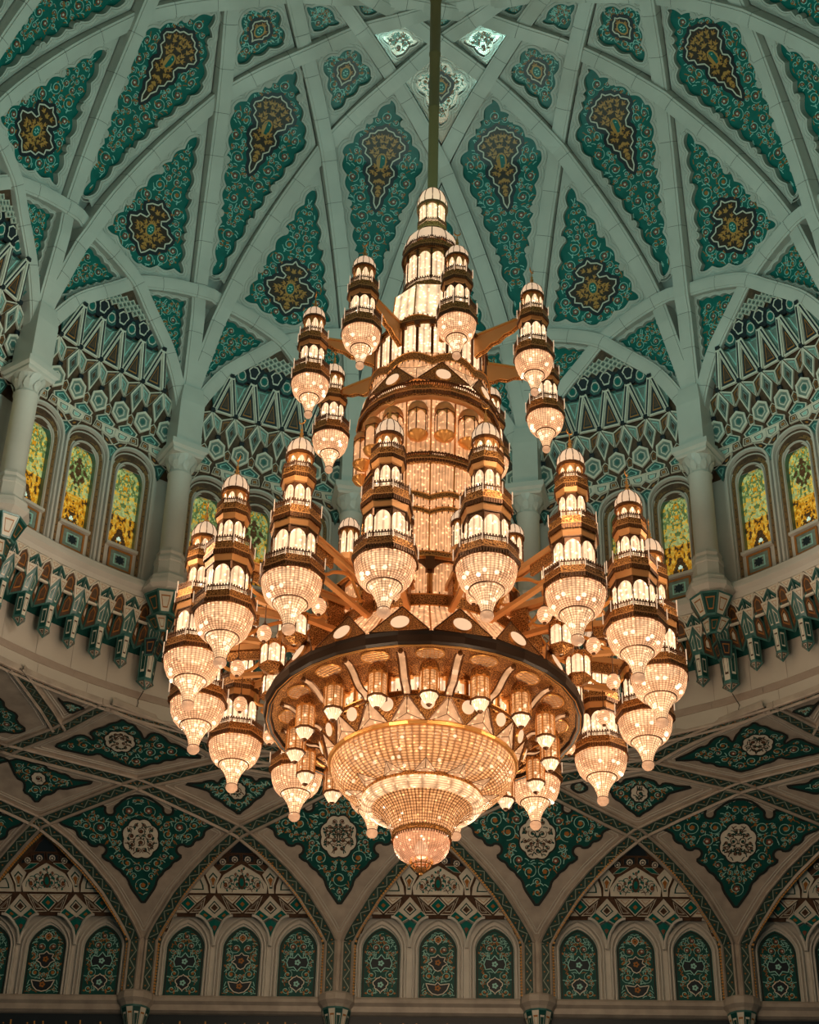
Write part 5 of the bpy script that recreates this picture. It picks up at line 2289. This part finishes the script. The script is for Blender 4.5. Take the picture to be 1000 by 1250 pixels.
# niche lamps round the drum
nl = []
g_, f_ = arcade(.17, 17.98, 18.42, n=6, phase=0, rise=.3)
nl.append(('lit_panels', g_.mesh('lit_panels', ['curtain']), False))
nl.append(('arcade_frame', f_.mesh('arcade_frame', ['brass', 'dark_brass', 'dark_brass']), True))
g_, f_ = dome(.165, 18.44, 18.68, 12)
nl.append(('dome', g_.mesh('dome', ['pale_brass'], True), False))
mb = MB()
mb.lathe([(0, 17.84), (.03, 17.86), (.15, 17.93), (.18, 17.99)], 12)
nl.append(('lamp_foot', mb.mesh('lamp_foot', ['brass'], True), False))
for k in range(16):
    a = PSI + 2 * pi * (k + .5) / 16
    place(nl, 'niche_lamp', pol(1.13, a, 0), a)
tier('tower_gallery', gallery(1.02, 17.44, 1.11, 17.52, 17.68, n=24, phase=PSI, per=4), G1, G2)
prism_box(1.0, 16.66, 1.04, 17.46, 16, PSI, 'curtain', 'crystal_curtain', nseg=128, uvn=1, zig=.008)
wavy_band('lace_swag', 1.07, 16.70, 16.80, 8, .12)
wavy_band('lace_swag', 1.05, 16.44, 16.52, 8, .12)
prism_box(1.02, 15.62, 1.0, 16.62, 8, PSI, 'curtain', 'crystal_curtain', nseg=128, uvn=1, zig=.008)
wavy_band('lace_swag', 1.14, 15.50, 15.68, 16, .0)
mb = MB()
mb.lathe([(1.05, 15.52), (1.50, 15.34), (1.54, 15.34), (1.54, 15.28), (1.46, 15.28)], 16, 0, PSI)
mb.build('tower_roof', ['pale_brass'], ch)
tier('lit_drum', arcade(1.52, 14.50, 15.30, n=16, phase=PSI, rise=.4), ['strands'], ['dark_brass', 'brass', 'dark_brass'])
wavy_band('lace_band', 1.55, 14.42, 14.62, 16, .0)
prism_box(2.30, 13.46, 1.50, 14.46, 16, PSI, 'curtain', 'crystal_flare', nseg=128, uvn=1, zig=.006)
star_band('star_collar', 16, 2.16, 14.0, 2.40, 13.46, .155, PB_, facets=False)
# the dark rim
mb = MB()
mb.lathe([(2.30, 13.40), (2.40, 13.46), (2.47, 13.42), (2.49, 13.34), (2.47, 13.24), (2.42, 13.20), (2.37, 13.22), (2.36, 13.27), (2.30, 13.28), (2.30, 13.40)], 32, 0, PSI)
rim = mb.build('dark_rim', ['rim_black'], ch)
mb = MB()
mb.lathe([(2.372, 13.215), (2.378, 13.205), (2.385, 13.215)], 32, 0, PSI)
mb.lathe([(2.425, 13.195), (2.432, 13.19), (2.438, 13.20)], 32, 0, PSI)
mb.build('rim_line', ['brass'], rim)
# pierced soffit with round grilles
mb = MB()
mb.lathe([(1.46, 13.24), (1.9, 13.30), (2.37, 13.27)], 48, 0, PSI)
sof = mb.build('pierced_soffit', ['lace'], ch)
mb = MB()
ring = [Vector((.21 * cos(t), .16 * sin(t), 0)) for t in np.linspace(0, 2 * pi, 25)]
mb.tube(ring, .014, 5, 0, False)
mb.add([p * .96 for p in ring[:-1]], [tuple(range(24))], 1)
for q in (-.12, -.06, 0, .06, .12):
    l = .16 * sqrt(max(0, 1 - (q / .21) ** 2))
    mb.tube([Vector((q, -l, -.008)), Vector((q, l, -.008))], .005, 4, 0, False)
    l = .21 * sqrt(max(0, 1 - (q / .17) ** 2))
    mb.tube([Vector((-l, q, -.008)), Vector((l, q, -.008))], .005, 4, 0, False)
gr_me = mb.mesh('round_grille', ['brass', 'strands'])
for k in range(16):
    a = PSI + k * pi / 8
    put('round_grille', gr_me, sof, loc=pol(2.08, a, 13.255), rotz=a)
# inner drum under the rim
tier('lit_drum', arcade(1.50, 12.92, 13.26, n=32, phase=PSI, rise=.25), ['milk_glass'], ['brass', 'brass', 'brass'])
wavy_band('lace_band', 1.57, 12.84, 12.95, 16, 0, r_top=1.54)
star_band('star_collar', 16, 1.42, 12.50, 1.58, 12.86, .115, PSI, drop=-.06)
# S-shaped brackets
mb = MB()
sp_ = [(2.20, 13.22), (2.10, 13.20), (1.98, 13.12), (1.88, 13.02), (1.78, 12.96), (1.66, 12.94), (1.58, 12.88)]
sp_ = catmull(sp_, 4)
for side in (-1, 1):
    mb.tube([Vector((side * .06, -r, z)) for r, z in sp_], .016, 4, 1)
n_ = len(sp_)
mb.add([Vector((s2 * .058, -r, z)) for s2 in (-1, 1) for r, z in sp_], [(i, i + 1, n_ + i + 1, n_ + i) for i in range(n_ - 1)], 0)
mb.lathe([(0, 13.20), (.03, 13.20), (.04, 13.23), (.03, 13.26)], 8, 1, M=Matrix.Translation((0, -2.22, 0)))
br_me = mb.mesh('scroll_bracket', ['facet_glass', 'dark_brass'])
for k in range(16):
    put('scroll_bracket', br_me, ch, rotz=PSI + (k + .5) * pi / 8)
# hanging cylinder lamps
hl = []
g_, f_ = arcade(.148, 12.66, 13.02, n=8, phase=0, rise=.16)
mb = MB()
mb.lathe([(.130, 12.66), (.130, 13.02)], 16, 0)
hl.append(('glass_cylinder', mb.mesh('glass_cylinder', ['lamp_glass']), False))
hl.append(('lamp_frame', f_.mesh('lamp_frame', ['brass', 'brass', 'brass']), True))
mb = MB()
mb.lathe([(.15, 13.02), (.15, 13.06), (.145, 13.12), (.115, 13.18), (.06, 13.22), (.03, 13.235), (.015, 13.28)], 12)
hl.append(('cap', mb.mesh('cap', ['lace'], True), False))
mb = MB()
mb.lathe([(.05, 12.49), (.08, 12.53), (.13, 12.625), (.14, 12.64)], 8)
hl.append(('glass_cone', mb.mesh('glass_cone', ['milk_glass']), False))
mb = MB()
mb.lathe([(.138, 12.63), (.162, 12.635), (.162, 12.66), (.13, 12.67)], 8)
mb.lathe([(0, 12.455), (.022, 12.46), (.04, 12.48), (.052, 12.495), (.0, 12.50)], 8)
hl.append(('collar', mb.mesh('collar', ['dark_brass']), True))
hl.append(('bulbs', bulbs([Vector((0, -.075, 12.80)), Vector((.06, -.03, 12.86)), Vector((-.06, -.03, 12.74))], .024).mesh('bulbs', ['bulb']), True))
for k in range(16):
    a = PSI + k * pi / 8
    place(hl, 'hanging_lamp', pol(1.95, a, 0), a)
# great bowl
mb = MB()
pr_ = [(1.40, 12.49), (1.405, 12.42), (1.36, 12.30), (1.26, 12.16), (1.12, 12.05), (.98, 11.99), (.89, 11.97)]
pr_ = [tuple(p) for p in catmull(pr_, 3)]
mb.lathe(pr_, 64, 0, PSI)
bowl = mb.build('great_bowl', ['bowl_beads'], ch, True)
mb = MB()
mb.lathe([(1.38, 12.52), (1.44, 12.53), (1.46, 12.50), (1.44, 12.46), (1.40, 12.45)], 32, 0, PSI)
mb.build('bowl_rim', ['brass'], bowl)
mb = MB()
rnd = random.Random(2)
for k in range(30):
    a = rnd.uniform(0, 2 * pi)
    r, z = pr_[rnd.choice((5, 6, 8, 9, 11, 12, 14))]
    mb.lathe([(0, -.03), (.02, -.02), (.03, 0), (.02, .02), (0, .03)], 7, 0, M=Matrix.Translation(pol(r * .965, a, z + .015)))
mb.build('bulbs', ['bulb'], bowl, stuff=True)
mb = MB()
wv = pi / 12
P_ = [pol(.92, -wv * .7, 11.955), pol(.92, wv * .7, 11.955), pol(1.16, 0, 12.055), pol(1.02, 0, 11.955)]
mb.add(P_, [(0, 1, 3), (1, 2, 3), (2, 0, 3)])
for i_, j_ in ((0, 2), (1, 2), (0, 3), (1, 3), (2, 3)):
    mb.tube([P_[i_], P_[j_]], .005, 4, 1, False)
pet = mb.mesh('crystal_petal', ['facet_glass', 'dark_brass'])
for k in range(12):
    put('crystal_petal', pet, bowl, rotz=PSI + k * pi / 6)
wavy_band('lace_band', .90, 11.92, 11.98, 16, 0)
mb = MB()
pr_ = catmull([(.86, 11.94), (.915, 11.90), (.92, 11.84), (.88, 11.78), (.81, 11.75), (.76, 11.76)], 4)
mb.lathe([tuple(p) for p in pr_], 48)
b2 = mb.build('second_bowl', ['crystal_funnel'], ch, True)
mb = MB()
pr_ = [tuple(p) for p in catmull([(.80, 11.80), (.69, 11.74), (.57, 11.62), (.49, 11.48), (.44, 11.34)], 4)]
mb.lathe(pr_, 48)
tr = mb.build('trumpet', ['bowl_beads'], b2, True)
mb = MB()
for k in range(40):
    a = 2 * pi * k / 40
    mb.tube([pol(r * .995 + .004, a, z - .004) for r, z in pr_], .0045, 3, 0, False)
mb.build('trumpet_wires', ['dark_brass'], b2, stuff=True)
mb = MB()
for k in range(16):
    a = rnd.uniform(0, 2 * pi)
    r, z = pr_[rnd.randint(4, 13)]
    mb.lathe([(0, -.022), (.022, 0), (0, .022)], 6, 0, M=Matrix.Translation(pol(r * .97, a, z)))
mb.build('bulbs', ['bulb'], b2, stuff=True)
wavy_band('lace_band', .44, 11.28, 11.34, 16, 0)
mb = MB()
pr_ = catmull([(.40, 11.30), (.42, 11.22), (.405, 11.12), (.34, 11.02), (.24, 10.96), (.17, 10.94)], 4)
mb.lathe([tuple(p) for p in pr_], 40)
b3 = mb.build('third_bowl', ['rose_glass'], ch, True)
mb = MB()
mb.lathe([(.07, 11.0), (.10, 11.06), (.10, 11.18), (.06, 11.24)], 12)
mb.build('bowl_lamp', ['milk_glass'], b3, True)
mb = MB()
for k in range(12):
    a = 2 * pi * k / 12
    mb.tube([pol(r, a, z) for r, z in ((.175, 10.96), (.165, 10.90), (.12, 10.83), (.05, 10.77), (.0, 10.74))], .011, 4, 0, False)
for r, z in ((.178, 10.96), (.15, 10.87), (.085, 10.795)):
    mb.tube([pol(r, t, z) for t in np.linspace(0, 2 * pi, 17)], .010, 4, 0, False)
mb.lathe([(0, 10.70), (.025, 10.72), (.03, 10.75), (0, 10.78)], 8)
mb.build('filigree_tip', ['brass'], b3)

# ---- arms
mb = MB()
mb.box((0, -2.45, 14.80), .10, 2.0, .10, 0)
mb.box((0, -2.30, 14.28), .08, 1.7, .07, 0)
for z in (14.86, 14.74):
    mb.tube([Vector((s2 * .06, -1.5, z)) for s2 in (1,)] + [Vector((.06, -3.35, z))], .018, 5, 0)
pts = catmull([(1.55, 14.3), (1.9, 14.45), (2.2, 14.7), (2.6, 14.55), (2.9, 14.35), (3.25, 14.45), (3.35, 14.75)], 5)
mb.tube([Vector((0, -r, z)) for r, z in pts], .03, 6, 1)
pts = catmull([(1.6, 14.75), (1.85, 14.62), (2.0, 14.4), (2.3, 14.3)], 5)
mb.tube([Vector((0, -r, z)) for r, z in pts], .024, 6, 1)
mb.box((0, -1.72, 14.52), .06, .30, .50, 2)
mb.box((0, -2.95, 14.68), .05, .55, .22, 2)
ARM = mb.mesh('arm', ['pale_brass', 'brass', 'lace'])
kk = []
g_, f_ = arcade(.15, 15.0, 15.44, n=8, rise=.45)
kk.append(('lit_panels', g_.mesh('lit_panels', ['milk_glass']), False))
kk.append(('arcade_frame', f_.mesh('arcade_frame', ['brass', 'dark_brass', 'dark_brass']), True))
g_, f_ = dome(.155, 15.46, 15.72, 16)
kk.append(('dome', g_.mesh('dome', ['dome_glass'], True), False))
kk.append(('dome_ribs', f_.mesh('dome_ribs', ['dark_brass']), True))
mb = MB()
mb.lathe([(.05, 14.84), (.16, 14.90), (.17, 15.0), (.12, 15.01)], 8)
kk.append(('kiosk_base', mb.mesh('kiosk_base', ['pale_brass']), False))
gb = []
mb = MB()
mb.lathe([(.02, 13.62), (.055, 13.64), (.10, 13.70), (.112, 13.77), (.095, 13.83), (.06, 13.87), (.035, 13.89)], 14)
gb.append(('glass_globe', mb.mesh('glass_globe', ['crystal_beads'], True), False))
mb = MB()
mb.lathe([(0, 13.60), (.025, 13.605), (.035, 13.63), (0, 13.64)], 8)
mb.lathe([(.06, 13.87), (.05, 13.90), (.02, 13.93), (.008, 13.98), (.008, 14.28)], 8)
gb.append(('globe_mount', mb.mesh('globe_mount', ['dark_brass']), True))
gb.append(('bulbs', bulbs([Vector((0, -.03, 13.74))], .035).mesh('bulbs', ['bulb']), True))
# small lit cabinets hung between arms
cb = []
g_, f_ = arcade(.20, 13.86, 14.22, n=6, phase=0, rise=.3)
cb.append(('lit_panels', g_.mesh('lit_panels', ['milk_glass']), False))
cb.append(('arcade_frame', f_.mesh('arcade_frame', ['brass', 'dark_brass', 'dark_brass']), True))
mb = MB()
mb.lathe([(.05, 13.74), (.19, 13.82), (.22, 13.86), (.20, 13.88)], 6)
mb.lathe([(.21, 14.22), (.23, 14.26), (.05, 14.34)], 6)
cb.append(('cabinet_frame', mb.mesh('cabinet_frame', ['lace']), True))
for k in range(16):
    a = PB_ + k * pi / 8
    put('arm', ARM, ch, rotz=a)
    place(kk, 'arm_kiosk', pol(2.27, a, 0), a)
    place(gb, 'hanging_globe', pol(2.95, a, 0), a)
    if abs(cos(a)) < .72:
        place(cb, 'hanging_cabinet', pol(2.42, a, 0), a)
# upper arms: boxed brackets with a wavy lower edge
mb = MB()
o_ = [(.95, 20.58), (1.95, 20.58), (1.95, 20.49), (1.80, 20.46), (1.70, 20.40), (1.55, 20.38), (1.42, 20.29), (1.28, 20.29), (1.16, 20.21), (1.05, 20.19), (.95, 20.14)]
for sx in (-.05, .05):
    mb.add([Vector((sx, -r, z)) for r, z in o_], [tuple(range(len(o_)))], 0)
n_ = len(o_)
mb.add([Vector((sx, -r, z)) for sx in (-.05, .05) for r, z in o_], [(i, (i + 1) % n_, n_ + (i + 1) % n_, n_ + i) for i in range(n_)], 1)
mb.tube([Vector((0, -r, z)) for r, z in o_[2:]], .028, 5, 2, False)
mb.box((0, -1.4, 20.60), .13, 1.1, .04, 1)
UARM = mb.mesh('upper_arm', ['pale_brass', 'brass', 'lace'])
for k in range(8):
    put('upper_arm', UARM, ch, rotz=PS_ + k * pi / 4)
